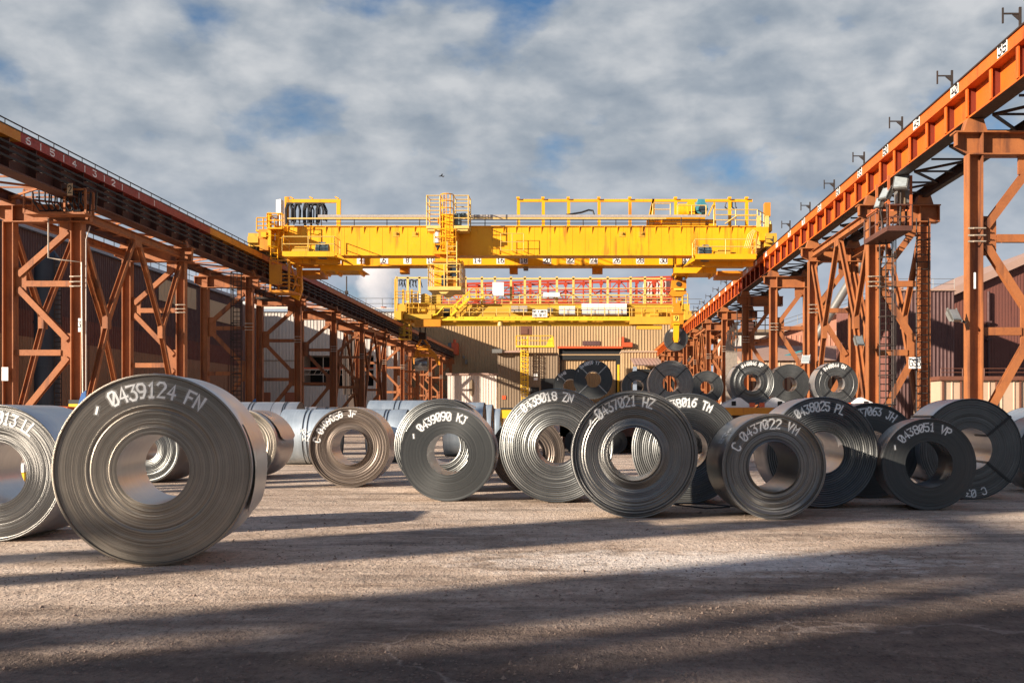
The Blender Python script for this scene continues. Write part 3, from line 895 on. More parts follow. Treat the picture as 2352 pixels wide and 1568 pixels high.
def make_tower(name, label, xl, xr, y, group, ladder=False):
    root = thing(name, label, 'crane tower', ((xl + xr) / 2, y, 0), 0, group)
    for x in (xl, xr):
        single('column', 'tower_orange', lambda m: m.ibeam((x, y, 0.12), (x, y, HEAD0), 0.56, 0.56, 0.05, (1, 0, 0)), root)
        single('base_plate', 'tower_orange', lambda m: (m.box(x - .5, x + .5, y - .5, y + .5, -0.02, 0.12),
               m.prism([(x - .45, .12), (x - .3, .12), (x - .3, .7)], 'y', y - .02, y + .02), m.prism([(x + .3, .12), (x + .45, .12), (x + .3, .7)], 'y', y - .02, y + .02)), root)
    def head(m):
        a, b = xl - 0.75, xr + 0.75
        prof = [(a, HEAD1 - 0.06), (a, HEAD0 + 0.30), (a + 0.55, HEAD0), (b - 0.2, HEAD0), (b, HEAD0 + 0.1), (b, HEAD1 - 0.06)]
        m.prism(prof, 'y', y - 0.03, y + 0.03)
        m.box(a - .05, b + .05, y - 0.34, y + 0.34, HEAD1 - 0.06, HEAD1)
        m.box(a + 0.5, b, y - 0.34, y - 0.031, HEAD0 - 0.05, HEAD0)
        m.box(a + 0.5, b, y + 0.031, y + 0.34, HEAD0 - 0.05, HEAD0)
        for xx in (a + .02, xl + .25, xr - .25, b - .02):
            m.box(xx - .025, xx + .025, y - 0.32, y - .031, HEAD0 + (0.30 if xx < xl - .5 else 0), HEAD1 - .062)
        for xx in (xl, xr):
            m.prism([(xx - .45, HEAD1), (xx + .45, HEAD1), (xx + .3, GB - 0.02), (xx - .3, GB - 0.02)], 'y', y - .25, y + .25)
    single('head_beam', 'tower_orange', head, root)
    zl, zr = 8.45, 5.0
    single('gusset_plate', 'tower_orange', lambda m: m.box(xl + .29, xl + .85, y - .06, y + .06, zl - .75, zl + .75), root)
    single('gusset_plate', 'tower_orange', lambda m: m.box(xr - .85, xr - .29, y - .06, y + .06, zr - .8, zr + .8), root)
    single('gusset_plate', 'tower_orange', lambda m: m.box(xr - .95, xr - .29, y - .06, y + .06, HEAD0 - .75, HEAD0 - .05), root)
    def brace(x0, z0, x1, z1, w=0.30):
        single('brace', 'tower_orange', lambda m: m.ibeam((x0, y, z0), (x1, y, z1), 0.30, w, 0.03, (0, 1, 0)), root)
    brace(xr - .5, HEAD0 - .5, xl + .45, zl + .35)
    brace(xl + .45, zl - .35, xr - .5, zr + .45)
    brace(xr - .5, zr - .45, xl + .2, 1.1)
    brace(xl + .85, zl - 0.1, xr - .29, zl - 0.1, 0.24)
    brace(xl + .29, zr - 0.2, xr - .85, zr - 0.2, 0.24)
    def clamps(m):
        for zz in (zl - .25, zl - .02, zl + .25):
            xx = xr if name == 'lattice_tower' else xl
            m.box(xx - .31, xx + .31, y - .31, y - .285, zz - .03, zz + .03)
            m.tube([(xx - .1, y - .33, zz), (xx + .36, y - .33, zz)], .025)
    single('pipe_clamp', 'clamp_light', clamps, root)
    return root

WORDS = ['nearest', 'second', 'third', 'fourth', 'fifth', 'sixth', 'seventh', 'eighth', 'ninth', 'tenth', 'eleventh', 'twelfth', 'thirteenth', 'fourteenth']
first = {'w': None, 'e': None}
TOWERS = {}
for side, xl, xr, grp in (('w', XL0, XL1, 'lattice towers under the west runway'), ('e', XR0, XR1, 'lattice towers under the east runway')):
    n = 0
    for y in TOWER_Y:
        if y > 226 or (side == 'e' and y < 43): continue
        seen = (side == 'w' and y >= 58) or (side == 'e' and y >= 43)
        name = 'lattice_tower' if side == 'w' else 'support_tower'
        if seen:
            where = 'below the shaded runway' if side == 'w' else 'below the sunlit runway'
            lab = '%s rusty steel tower %s, counting away from the camera' % (WORDS[n], where)
            n += 1
        else:
            lab = 'rusty steel tower beside or behind the camera below the shaded runway'
        if first[side] is None:
            first[side] = t = make_tower(name, lab, xl, xr, y, grp)
        else:
            t = copy_tree(first[side])
            t.location.y = y
            t['label'] = lab
        if not seen: t['group'] = 'towers outside the picture'
        else: t['group'] = grp
        TOWERS[(side, y)] = t

# longitudinal bracing in every third bay
def make_bay(name, label, x0, x1, ya, yb, grp):
    ym = (ya + yb) / 2
    root = thing(name, label, 'bracing', ((x0 + x1) / 2, ym, 0), 0, grp)
    for x in (x0, x1):
        def br(p, q):
            single('brace', 'tower_orange', lambda m: m.ibeam((x, p[0], p[1]), (x, q[0], q[1]), 0.26, 0.28, 0.03, (1, 0, 0)), root)
        br((ya + .35, 11.2), (ym - 4, 6.8)); br((ym - 4, 6.5), (ya + .35, 0.5))
        br((ym - .4, 11.6), (ym - 4, 6.9)); br((ym + .4, 11.6), (ym + 4, 6.9))
        br((yb - .35, 11.2), (ym + 4, 6.8)); br((ym + 4, 6.5), (yb - .35, 0.5))
        single('strut', 'tower_orange', lambda m: m.ibeam((x, ya + .3, 11.95), (x, yb - .3, 11.95), 0.34, 0.42, 0.03), root)
        single('gusset_plate', 'tower_orange', lambda m: m.box(x - .17, x + .17, ym - .5, ym + .5, 11.4, 11.74), root)
        for dy in (-4, 4):
            single('gusset_plate', 'tower_orange', lambda m: m.box(x - .15, x + .15, ym + dy - .25, ym + dy + .25, 6.3, 7.1), root)
    return root
bays = {}
for side, x0, x1, grp in (('w', XL0, XL1, 'bay bracing of the west runway'), ('e', XR0, XR1, 'bay bracing of the east runway')):
    bf = None
    for ya in (58, 133):
        where = 'the shaded runway' if side == 'w' else 'the sunlit runway'
        lab = {-17: 'rusty bracing of %s outside the picture' % where, 58: 'W shaped orange bracing between the nearest braced towers of %s' % where,
               133: 'W shaped orange bracing far down %s' % where}[ya]
        if bf is None: bf = b = make_bay('bay_bracing', lab, x0, x1, ya, ya + 15, grp)
        else:
            b = copy_tree(bf)
            b.location.y = ya + 7.5
            b['label'] = lab

# --- east girder: sunlit inner face
EY0, EY1 = -34.0, 226.0
eg = thing('runway_girder', 'bright orange crane runway girder with white number plates running into the distance', 'crane girder', (15.2, 96, GB))
single('bottom_flange', 'dark_steel', lambda m: m.box(14.76, 15.40, EY0, EY1, GB, GB + .055), eg)
single('flange_edge', 'girder_orange', lambda m: m.box(14.735, 14.76, EY0, EY1, GB, GB + .06), eg)
single('web', 'girder_orange', lambda m: m.box(15.05, 15.09, EY0, EY1, GB + .06, GT - .45), eg)
single('fascia', 'girder_orange', lambda m: (m.box(14.62, 14.68, EY0, EY1, GT - .45, GT), m.box(14.68, 15.60, EY0, EY1, GT - .449, GT - .40)), eg)
single('top_plate', 'dark_steel', lambda m: m.box(14.56, 15.66, EY0, EY1, GT, GT + .05), eg)
single('crane_rail', 'dark_steel', lambda m: (m.box(15.02, 15.10, EY0, EY1, GT + .05, GT + .18),), eg)
stf = None
yy = 37.9 - 2.5
k = 0
while yy < EY1:
    if stf is None:
        stf = single('stiffener', 'girder_red', lambda m: m.box(14.74, 15.05, yy - .03, yy + .03, GB + .06, GT - .45), eg)
        single('edge_plate', 'girder_orange', lambda m: m.box(14.69, 14.74, yy - .11, yy + .11, GB + .06, GT - .45), stf)
        y_first = yy
    else:
        o = copy_tree(stf, eg); o.location.y += yy - y_first
    k += 1
    yy += 2.5
def plate(parent, txt, y, x, z, s=0.40):
    p = single('number_plate', 'sign_white', lambda m: m.box(x - .012, x, y - .45, y + .45, z - s / 2, z + s / 2), parent)
    flat_text('digits', 'sign_black', txt, (x - .012, y, z), (0, -1, 0), (0, 0, 1), 0.30, 0.30, 0.42, 0.040, p, 0.004)
for i in range(9):
    plate(eg, '%d' % (35 + 5 * i) if True else '', 39.0 + 5.0 * i, 14.61, GT - .2)
for i in range(9, 22):
    if i % 1 == 0 and 39 + 5 * i < 150:
        single('number_plate', 'sign_white', lambda m: m.box(14.598, 14.61, 39.0 + 5 * i - .4, 39.0 + 5 * i + .4, GT - .4, GT - .05), eg)
brf = None
for i in range(18):
    y = 38.3 + 7.05 * i
    if brf is None:
        def bra(m):
            m.beam((14.95, y, GT + .05), (14.95, y, GT + 1.0), 0.075, 0.08)
            m.beam((14.9, y, GT + .78), (14.40, y, GT + .78), 0.05, 0.05)
            m.prism([(14.90, GT + .55), (14.90, GT + .74), (14.68, GT + .74)], 'y', y - .02, y + .02)
            m.beam((14.36, y, GT + .45), (14.36, y, GT + .98), 0.055, 0.055)
        brf = single('cable_bracket', 'dark_steel', bra, eg)
        yb0 = y
    else:
        o = brf.copy(); COL.objects.link(o); o.parent = eg; o.location.y += y - yb0
    if y > 150: break
def lattice(m, xa, xb, z, y0, y1):
    n = int((y1 - y0) / 2.5)
    for i in range(n):
        a, b = y0 + (y1 - y0) * i / n, y0 + (y1 - y0) * (i + 1) / n
        p, q = ((xa, a, z), (xb, b, z)) if i % 2 else ((xb, a, z), (xa, b, z))
        m.beam(p, q, 0.10, 0.10)
        m.beam((xa, a, z + .005), (xb, a, z + .005), 0.09, 0.08)
single('outer_chord', 'dark_steel', lambda m: m.ibeam((17.65, EY0, GB + .12), (17.65, EY1, GB + .12), .3, .5, .04), eg)
single('surge_lattice', 'dark_steel', lambda m: lattice(m, 15.62, 17.5, GB + .10, 20, EY1), eg)
single('walkway_plate', 'dark_steel', lambda m: [m.box(15.66, 16.5, y, y + 1.15, GT - .06, GT - .02) for y in [20 + 1.25 * i for i in range(164)]] and None, eg)
single('feed_wire', 'cable_black', lambda m: (m.tube([(15.5, 30, GT + 1.8), (15.5, 38.5, GT + .95), (15.5, 44, GT + .2)], .018),), eg)

# --- west girder: shaded inner face with conductor bars
wg = thing('runway_girder', 'dark shaded crane runway girder with a red and yellow fascia numbered in white', 'crane girder', (-26.2, 96, GB - .3))
WB = GB - 0.30
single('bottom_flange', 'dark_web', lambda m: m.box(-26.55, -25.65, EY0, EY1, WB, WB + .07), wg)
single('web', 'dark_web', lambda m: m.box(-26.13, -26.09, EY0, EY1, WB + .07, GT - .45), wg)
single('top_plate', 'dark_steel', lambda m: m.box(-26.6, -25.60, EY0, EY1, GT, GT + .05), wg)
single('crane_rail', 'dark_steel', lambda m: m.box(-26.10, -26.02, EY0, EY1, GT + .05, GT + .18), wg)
ycuts = [(EY0, 51.3, 'fascia_yellow', 'yellow fascia length'), (51.3, 77.5, 'fascia_red', 'red fascia length with white numbers'), (77.5, 90.0, 'fascia_yellow', 'yellow fascia length'),
         (90.0, 101, 'fascia_rust', None), (101, 113, 'fascia_red', None), (113, EY1, 'fascia_rust', None)]
for a, b, mt, lb in ycuts:
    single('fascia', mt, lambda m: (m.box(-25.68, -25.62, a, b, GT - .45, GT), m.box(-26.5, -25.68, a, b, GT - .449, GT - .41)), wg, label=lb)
for i, ch in enumerate('65432'):
    y = 52.0 + 2.36 * i
    flat_text('painted_number', 'sign_white', ch, (-25.62, y, GT - .23), (0, 1, 0), (0, 0, 1), 0.42, 0.29, 0.4, 0.034, wg, 0.005)
for i in range(7):
    y = 53.2 + 2.36 * i
    single('tick_mark', 'sign_white', lambda m: m.box(-25.62, -25.614, y - .04, y + .04, GT - .40, GT - .06), wg)
stf = None
yy = 50.5
while yy < 226:
    if stf is None:
        def sb(m):
            m.box(-26.09, -25.72, yy - .04, yy + .04, WB + .07, GT - .45)
            for z in (13.05, 13.36, 13.67):
                m.box(-25.72, -25.52, yy - .03, yy + .03, z - .03, z + .03)
        stf = single('stiffener', 'dark_web', sb, wg)
        ins = single('insulator', 'sign_white', lambda m: [m.cyl((-25.5, yy - .07, z), (-25.5, yy + .07, z), .055, 8) for z in (13.05, 13.36, 13.67)] and None, stf)
        ins.location = (0, 0, 0)
        y_first = yy
    else:
        o = copy_tree(stf, wg); o.location.y += yy - y_first
    yy += 2.5
for z in (13.05, 13.36, 13.67):
    single('conductor_bar', 'rubber', lambda m: m.box(-25.47, -25.41, EY0, EY1, z - .05, z + .05), wg)
single('outer_chord', 'dark_web', lambda m: m.ibeam((XL0, EY0, WB + .2), (XL0, EY1, WB + .2), .35, .5, .04), wg)
single('surge_lattice', 'tower_orange', lambda m: lattice(m, -29.3, -26.55, WB + .16, 20, EY1), wg)
single('guard_rail', 'dark_steel', lambda m: (m.tube([(-25.75, EY0, GT + .33), (-25.75, EY1, GT + .33)], .035, 5),
       [m.tube([(-25.75, y, GT + .04), (-25.75, y, GT + .33)], .022, 4) for y in [30 + 1.55 * i for i in range(126)]]) and None, wg)

# column base protection: black and yellow bands with a blue fender on the west inner columns
def guard(y, lab):
    g = thing('column_guard', lab, 'column guard', (XL1, y, 0), 0, 'guards at the tower feet')
    for i in range(11):
        single('band', 'yellow_bright' if i % 2 else 'hazard_black', lambda m: m.box(XL1 - .33, XL1 + .33, y - .36, y - .30, .06 + .21 * i, .06 + .21 * (i + 1)), g)
    single('fender', 'blue_guard', lambda m: m.prism([(XL1 + .0, 0), (XL1 + .55, 0), (XL1 + .60, 2.85), (XL1 + .38, 2.7), (XL1 + .0, 1.5)], 'y', y - .47, y - .38), g)
guard(58, 'black and yellow banded guard with a tall blue fender at the nearest shaded tower')
guard(88, 'black and yellow banded guard with a blue fender at a farther shaded tower')

# cable box hanging from the nearest west tower head
cb = thing('cable_tray_box', 'open rusty frame with looping black cables below the shaded girder', 'cable frame', (-27.6, 57.3, 11.7))
def cage(m):
    x0, x1, y0, y1, z0, z1 = -28.1, -25.0, 56.6, 57.5, 11.75, 12.95
    for x in (x0, (x0 + x1) / 2 + .5, x1):
        for y in (y0, y1): m.beam((x, y, z0), (x, y, z1), .09, .09)
    for z in (z0, z1):
        for y in (y0, y1): m.beam((x0, y, z), (x1, y, z), .09, .09)
    m.box(x0, x1, y0, y1, z0 - .04, z0 - .045 + .09)
single('frame', 'tower_orange', cage, cb)
def loops(m):
    rr = random.Random(5)
    for i in range(9):
        x = -27.9 + .3 * i
        m.tube([(x, 57.0 + rr.uniform(-.25, .25), 13.0), (x + .08, 57.0, 12.4), (x + .35, 57.1, 11.95), (x + .8, 57.1, 12.0), (x + .9, 57.0, 12.9)], .045, 5)
single('cables', 'cable_black', loops, cb)
s2 = thing('number_sign', 'tall tan sign with black 2 hanging from the shaded girder', 'sign', (-25.45, 55.4, 12.6))
single('sign_plate', 'sign_tan', lambda m: m.box(-25.47, -25.21, 55.6, 55.63, 12.45, 13.05), s2)
flat_text('digits', 'sign_black', '2', (-25.34, 55.6, 12.75), (1, 0, 0), (0, 0, 1), .14, .34, .4, .026, s2, .004)

# pipe conduit drops
def conduit(name, lab, pts, mat='pipe_pale', r=.04):
    o = single(name, mat, lambda m: m.tube(pts, r, 6))
    tag(o, lab, 'pipe')
conduit('drain_pipe', 'pale bent conduit on the nearest shaded tower', [(-27.2, 57.3, 11.6), (-27.2, 57.3, 9.6), (-26.6, 57.3, 9.5), (-25.6, 57.5, 9.4), (-25.55, 57.6, .3)])
conduit('down_pipe', 'thin white conduit hanging beside the inner column of the nearest shaded tower', [(-25.3, 57.8, 11.3), (-25.5, 57.8, 10.6), (-25.52, 57.85, .4)], 'clad_white', .03)
# ------------------------------------------------------------------ near yellow bridge crane
def crane_one():
    YF, YF2, YN, YN2 = 90.2, 91.7, 96.6, 98.1
    B, T = 14.34, 16.72
    c = thing('bridge_crane', 'big yellow double girder bridge crane with white plates numbered 4 to 32', 'bridge crane', (-5.6, 93.6, 14.7))
    xl, xr = X(632, YF), X(1738, YF)
    Yw, Yd, Ya = 'crane_yellow', 'crane_yellow_dull', 'crane_amber'
    def girder(m, y0, y1, front):
        m.box(xl, xr, y0, y1, B + .06, T - .06)
        m.box(xl - .05, xr + .05, y0 - .12, y1 + .12, T - .06, T)
        m.box(xl - .05, xr + .05, y0 - .10, y1 + .10, B, B + .06)
        if front:
            n = int((xr - xl) / 1.0)
            for i in range(1, n):
                x = xl + (xr - xl) * i / n
                m.prism([(y0, T - .06), (y0 - .11, T - .06), (y0 - .015, T - .62), (y0, T - .62)], 'x', x - .025, x + .025)
                m.box(x + .45, x + .465, y0 - .012, y0, B + .06, T - .07)
    single('girder', Yw, lambda m: girder(m, YF, YF2, True), c)
    single('girder', Yw, lambda m: girder(m, YN, YN2, False), c)
    for n in range(2, 34, 2):
        if n == 12: continue
        x = X(829 + 26.72 * (n - 4), YN)
        p = single('number_plate', 'sign_white', lambda m: m.box(x - .34, x + .34, YN - .02, YN - .001, 14.53, 15.13), c)
        flat_text('digits', 'sign_black', ('%d' % n).replace('0', 'O'), (x, YN - .02, 14.83), (1, 0, 0), (0, 0, 1), .23, .38, .31, .040, p, .004)
    # wheels carried on the two runways
    for x, nm in ((-26.06, 'w'), (15.06, 'e')):
        single('end_carriage', Yd, lambda m: (m.box(x - .45, x + .45, 89.3, 99.2, 14.95, 16.0), m.box(x - .55, x + .55, 90.0, 98.3, 16.0, 16.1),
               m.box(x - .42, x + .42, 89.0, 89.3, 15.2, 15.7)), c)
        for y in (90.2, 91.9, 96.6, 98.4):
            single('wheel', 'dark_steel', lambda m: (m.cyl((x - .12, y, 14.98), (x + .12, y, 14.98), .34, 18), m.cyl((x - .2, y, 14.98), (x + .2, y, 14.98), .1, 8)), c)
    # brown lugs below the rear girder
    for fx, w in ((930, 20), (1180, 18), (1372, 24)):
        x = X(fx, 97.3)
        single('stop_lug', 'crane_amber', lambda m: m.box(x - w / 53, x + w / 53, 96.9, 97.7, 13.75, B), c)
    x = X(1208, 97); single('small_lamp', 'lamp_grey', lambda m: (m.box(x - .2, x + .2, 96.8, 97.2, 14.0, 14.3), m.box(x - .04, x + .04, 96.95, 97.05, 14.3, B)), c)
    # eye fittings on the front face
    for fx, fy in ((1113, 538), (1149, 538)):
        pass
    for fx in (961, 1037, 1658, 1705):
        fxx = {961: 734 + 227, 1037: 772 + 265}.get(fx, fx)
    for fx in (909, 953, 1428, 1473):
        x, z = X(fx, YF), Z(536, YF)
        single('lifting_eye', Yd, lambda m: (m.box(x - .22, x + .26, YF - .03, YF, z - .28, z + .12), m.cyl((x, YF - .16, z), (x, YF - .03, z), .1, 10)), c)
    # grid frame standing on the girder face
    def grid(m):
        x0, x1, z0, z1 = X(1152, YF), X(1204, YF), Z(578, YF), Z(540, YF)
        m.tube([(x0, YF - .8, z1), (x1, YF - .8, z1), (x1, YF - .8, z0), (x0, YF - .8, z0)], .03, 4, True)
        m.tube([(x0, YF - .8, (z0 + z1) / 2), (x1, YF - .8, (z0 + z1) / 2)], .03, 4)
        for xx in (x0, (x0 + x1) / 2, x1):
            m.tube([(xx, YF - .8, z0), (xx, YF - .8, z1)], .03, 4)
            m.tube([(xx, YF, z0), (xx, YF - .8, z0)], .03, 4)
    single('guard_grid', 'rail_cream', grid, c)
    # walkway, pipe and cable tray along the top
    single('walkway', Yd, lambda m: (m.box(X(690, YF), X(1730, YF), YF2 + .05, YF2 + .9, T - .10, T - .04)), c)
    def toprail(m):
        x0, x1 = X(663, YF), X(1640, YF)
        for z in (T + .22, T + .50):
            m.tube([(x0, YF + .05, z), (x1, YF + .05, z)], .035, 5)
        n = int((x1 - x0) / 2.5)
        for i in range(n + 1):
            x = x0 + (x1 - x0) * i / n
            m.tube([(x, YF + .05, T), (x, YF + .05, T + .80)], .035, 4)
    single('handrail', 'dark_steel', toprail, c)
    single('kick_rail', 'rail_cream', lambda m: m.box(X(660, YF), X(1530, YF), YF + .0, YF + .06, T + .56, T + .66), c)
    single('cable_tray', 'cable_grey', lambda m: (m.box(X(730, YF), X(985, YF), YF + .0, YF + .22, T + .70, T + .90), m.box(X(1060, YF), X(1622, YF), YF + .0, YF + .22, T + .70, T + .90)), c)
    # festoon frame with hanging loops, first half
    YR = 94.2
    def fest1(m):
        z = Z(462, YR)
        m.box(X(655, YR), X(783, YR), YR - .1, YR + .1, z - .14, z + .14)
        for fx in (659, 778):
            m.box(X(fx, YR) - .17, X(fx, YR) + .17, YR - .12, YR + .12, T - .1, z + (.35 if fx == 659 else 0))
        for fx in (672, 717, 776):
            m.beam((X(fx - 6, YR), YR, z + .35), (X(fx + 2, YR), YR, z + .2), .2, .1)
    single('festoon_frame', Yw, fest1, c)
    def loops(m):
        rr = random.Random(9)
        for g, fx in enumerate((664, 683, 706, 721, 736)):
            for j in range(4):
                x0 = X(fx - 6 + rr.uniform(-2, 2), YR)
                wd = rr.uniform(.35, .75)
                zt = Z(467 + rr.uniform(0, 5), YR)
                zb = Z(515 + rr.uniform(-6, 4), YR)
                yo = YR + rr.uniform(-.25, .25)
                pts = [(x0, yo, zb), (x0 - .03, yo, zt - .5), (x0 + wd * .2, yo, zt - .08), (x0 + wd * .5, yo, zt), (x0 + wd * .8, yo, zt - .08), (x0 + wd + .03, yo, zt - .5), (x0 + wd, yo, zb + rr.uniform(0, .4))]
                m.tube(pts, .06, 5)
            m.box(X(fx - 5, YR), X(fx + 9, YR), YR - .2, YR + .2, Z(470, YR), Z(466, YR))
    single('hanging_cables', 'cable_black', loops, c)
    def fest2(m):
        z = Z(461, YR)
        m.box(X(1188, YR), X(1728, YR), YR - .09, YR + .09, z - .11, z + .11)
        for fx in (1191, 1248, 1306, 1376, 1447, 1552, 1676, 1715):
            x = X(fx, YR)
            m.box(x - .13, x + .13, YR - .1, YR + .1, T - .1, z - .11)
            m.box(x - .16, x + .10, YR - .3, YR + .1, z + .11, z + .28)
    single('festoon_rail', Yw, fest2, c)
    def curl(m):
        x, z = X(1684, YR), Z(470, YR)
        for k in range(4):
            m.tube([(x + .25 * k - .6, YR, z + .2), (x + .3 * k - .7, YR, z - .2), (x + .2 * k - .3, YR, z - .55 + .08 * k)], .06, 5)
    single('parked_cables', 'cable_black', curl, c)
    single('loose_hose', 'cable_black', lambda m: m.tube([(X(1300, YF), YF + .4, T + .95), (X(1335, YF), YF + .4, T + 1.15), (X(1352, YF), YF + .4, T + 1.35), (X(1362, YF), YF + .4, T + 1.3), (X(1365, YF), YF + .4, T + .9)], .08, 6), c)
    # drive platforms, one near each end
    def drive(side, f0, f1, fm0, fm1):
        y0 = YF - 2.4
        x0, x1 = X(f0, y0), X(f1, y0)
        z = Z(577 if side == 'l' else 583, y0)
        zb = Z(589 if side == 'l' else 595, y0)
        p = single('drive_platform', Yw, lambda m: (m.box(x0, x1, y0, y0 + .08, zb, z), m.box(x0, x1, y0 + .08, YF - .02, zb, zb + .10),
              m.prism([(x1 if side == 'l' else x0, zb), (x1 if side == 'l' else x0, z), ((x1 + 1.2) if side == 'l' else (x0 - .9), zb - .5)], 'y', YF - 1.4, YF - .13),
              m.box(x0, x1, YF - .9, YF - .13, zb - .35, zb - .01)), c)
        single('guard_rail', 'rail_cream', lambda m: m.rail([(x0, YF - .3, z), (x0, y0 + .04, z), (x1, y0 + .04, z), (x1, YF - .3, z)], 1.15, .038, 1, 2.3), p)
        xm0, xm1 = X(fm0, y0 + .9), X(fm1, y0 + .9)
        def mot(m):
            zc = z + .30
            m.cyl((xm0, y0 + .9, zc), (xm1, y0 + .9, zc), .34, 18)
            for k in range(10):
                xx = xm0 + (xm1 - xm0) * (k + .5) / 10
                m.cyl((xx - .02, y0 + .9, zc), (xx + .02, y0 + .9, zc), .39, 14)
            m.box(min(xm0, xm1) + .2, max(xm0, xm1) - .2, y0 + .6, y0 + 1.2, z - .45, z - .2)
            m.box(min(xm0, xm1) + .3, min(xm0, xm1) + .8, y0 + .55, y0 + .8, zc + .25, zc + .5)
        single('motor', 'motor_blue', mot, p)
        xg0 = xm0 - 1.9 if side == 'l' else xm1 + .15
        single('gearbox', Yd, lambda m: (m.box(xg0 + .3, xg0 + 1.3, y0 + .5, y0 + 1.5, z - .3, z + .45), m.cyl((xg0, y0 + .9, z + .1), (xg0 + 1.8, y0 + .9, z + .1), .16, 12),
               m.cyl((xg0 + .1, y0 + .9, z + .1), (xg0 + .3, y0 + .9, z + .1), .3, 14)), p)
        return p
    drive('l', 648, 768, 726, 756)
    drive('r', 1597, 1737, 1604, 1634)
    # maintenance troughs under the near girder
    def trough(f0, f1, fa, fb, yy0):
        x0, x1 = X(f0, yy0), X(f1, yy0)
        z0, z1 = Z(fb, yy0), Z(fa, yy0)
        single('service_trough', Yw, lambda m: (m.box(x0, x1, yy0, yy0 + .07, z0, z1), m.box(x0, x1, yy0 + .07, yy0 + 3.0, z0, z0 + .06),
               [m.prism([(yy0 + .1, z0), (yy0 + 2.8, z0), (yy0 + 2.4, z0 - .22), (yy0 + .6, z0 - .22)], 'x', x0 + (x1 - x0) * t - .05, x0 + (x1 - x0) * t + .05) for t in (.08, .35, .9)],
               [m.box(x0 + (x1 - x0) * t - .06, x0 + (x1 - x0) * t + .06, yy0 + .3, yy0 + .5, z1 - .1, B) for t in (.05, .5, .95)]), c)
    trough(735, 833, 609, 621.5, YF + .6)
    trough(1547, 1646, 614, 627, YF + .6)
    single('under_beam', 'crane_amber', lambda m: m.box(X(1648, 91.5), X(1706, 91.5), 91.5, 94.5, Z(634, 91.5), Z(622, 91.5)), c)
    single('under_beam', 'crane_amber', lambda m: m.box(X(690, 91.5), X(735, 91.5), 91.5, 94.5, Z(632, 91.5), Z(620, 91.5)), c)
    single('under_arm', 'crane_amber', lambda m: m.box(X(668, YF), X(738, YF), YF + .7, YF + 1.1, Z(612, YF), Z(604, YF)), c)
    # hanging access cage at the west end
    def acage(m):
        y0, y1 = YF - 3.0, YF - .6
        x0, x1 = X(621, y0), X(664, y0)
        x2 = X(690, y1)
        zb, zt, zd = Z(668, y0), Z(598, y0), Z(676, y1)
        for p in ((x0, y0), (x1, y0), (x2, y1), (x0, y1)):
            m.beam((p[0], p[1], zb), (p[0], p[1], zt), .14, .14)
        ring = [(x0, y0), (x1, y0), (x2, y1), (x0, y1)]
        for t in (0, .28, .55, 1.0):
            z = zb + (zt - zb) * t
            for a, b in zip(ring, ring[1:] + ring[:1]):
                m.beam((a[0], a[1], z), (b[0], b[1], z), .08, .10)
        m.prism([(x0, y0), (x1, y0), (x2, y1), (x0, y1)], 'z', zb - .12, zb - .05)
        m.box(x0 - .02, x0 + .9, y0 - .05, y0 + .02, zb + .5, zt - .3)
        m.beam((x1, y0, zt), (x2 - .1, y1, zb + .1), .09, .09)
        m.beam((x2, y1, zt), (x1 + .2, y0 + .4, zb + .2), .09, .09)
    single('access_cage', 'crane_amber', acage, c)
    def bracket(m):
        y = YF - .5
        pts = [(660, 676), (686, 690), (694, 664), (692, 612), (680, 608), (684, 650), (676, 668)]
        m.prism([(X(a, y), Z(b, y)) for a, b in pts], 'y', y, y + .35)
    single('hanger_bracket', Yw, bracket, c)
    # west end ladder and platforms
    def wend(m):
        y = YF - 1.2
        m.ladder((X(630, y), y, Z(604, y)), (X(630, y), y, Z(490, y)), .55, step=.36, r=.045)
        m.ladder((X(646, y), y, Z(560, y)), (X(646, y), y, Z(492, y)), .4, step=.4, r=.035)
        for zf in (500, 520, 545, 570):
            m.tube([(X(618, y), y - .7, Z(zf, y)), (X(630, y), y - .9, Z(zf, y)), (X(642, y), y - .7, Z(zf, y))], .04, 4)
    single('end_ladder', Yw, wend, c)
    def wplat(m):
        y0 = 88.4
        x0, x1 = X(584, y0), X(648, y0)
        z = Z(522, y0)
        m.box(x0 + 1.0, x1, y0, y0 + 3.4, z - .12, z)
        m.rail([(x0 + 1.0, y0 + 3.3, z), (x0 + 1.0, y0 + .05, z), (x1, y0 + .05, z)], 1.1, .045, 1, 1.1)
        m.rail([(x0 - .15, y0 + 1.2, z), (x0 + .9, y0 + 1.2, z)], .95, .045, 2, .5)
        m.box(x0 - .2, x0 + 1.0, y0 + 1.1, y0 + 2.0, z - .14, z - .02)
        m.box(x0 + 1.0, x0 + 1.25, y0 + .2, y0 + .5, 14.9, z + 1.2)
    single('end_platform', Yw, wplat, c)
    def wbox(m):
        y = 89.0
        m.box(X(594, y), X(622, y), y, y + 1.2, Z(548, y), Z(526, y))
        m.box(X(597, y), X(617, y), y - .1, y + .8, Z(575, y), Z(549, y))
    single('end_housing', 'crane_amber', wbox, c)
    single('junction_box', Yw, lambda m: m.box(X(600, 88.6), X(612, 88.6), 88.5, 89.2, Z(545, 88.6), Z(533, 88.6)), c)
    single('flood_panel', 'sign_white', lambda m: (m.prism([(X(634, 92), Z(490, 92)), (X(645, 92), Z(490, 92)), (X(645, 92), Z(457, 92)), (X(634, 92), Z(459, 92))], 'y', 92, 92.9), m.box(X(637, 92), X(641, 92), 92.3, 92.6, T, Z(490, 92))), c)
    # crane operator tower on the trolley: top cages, shaft and cabin
    YC = YF - 1.9
    s = FPX / YC
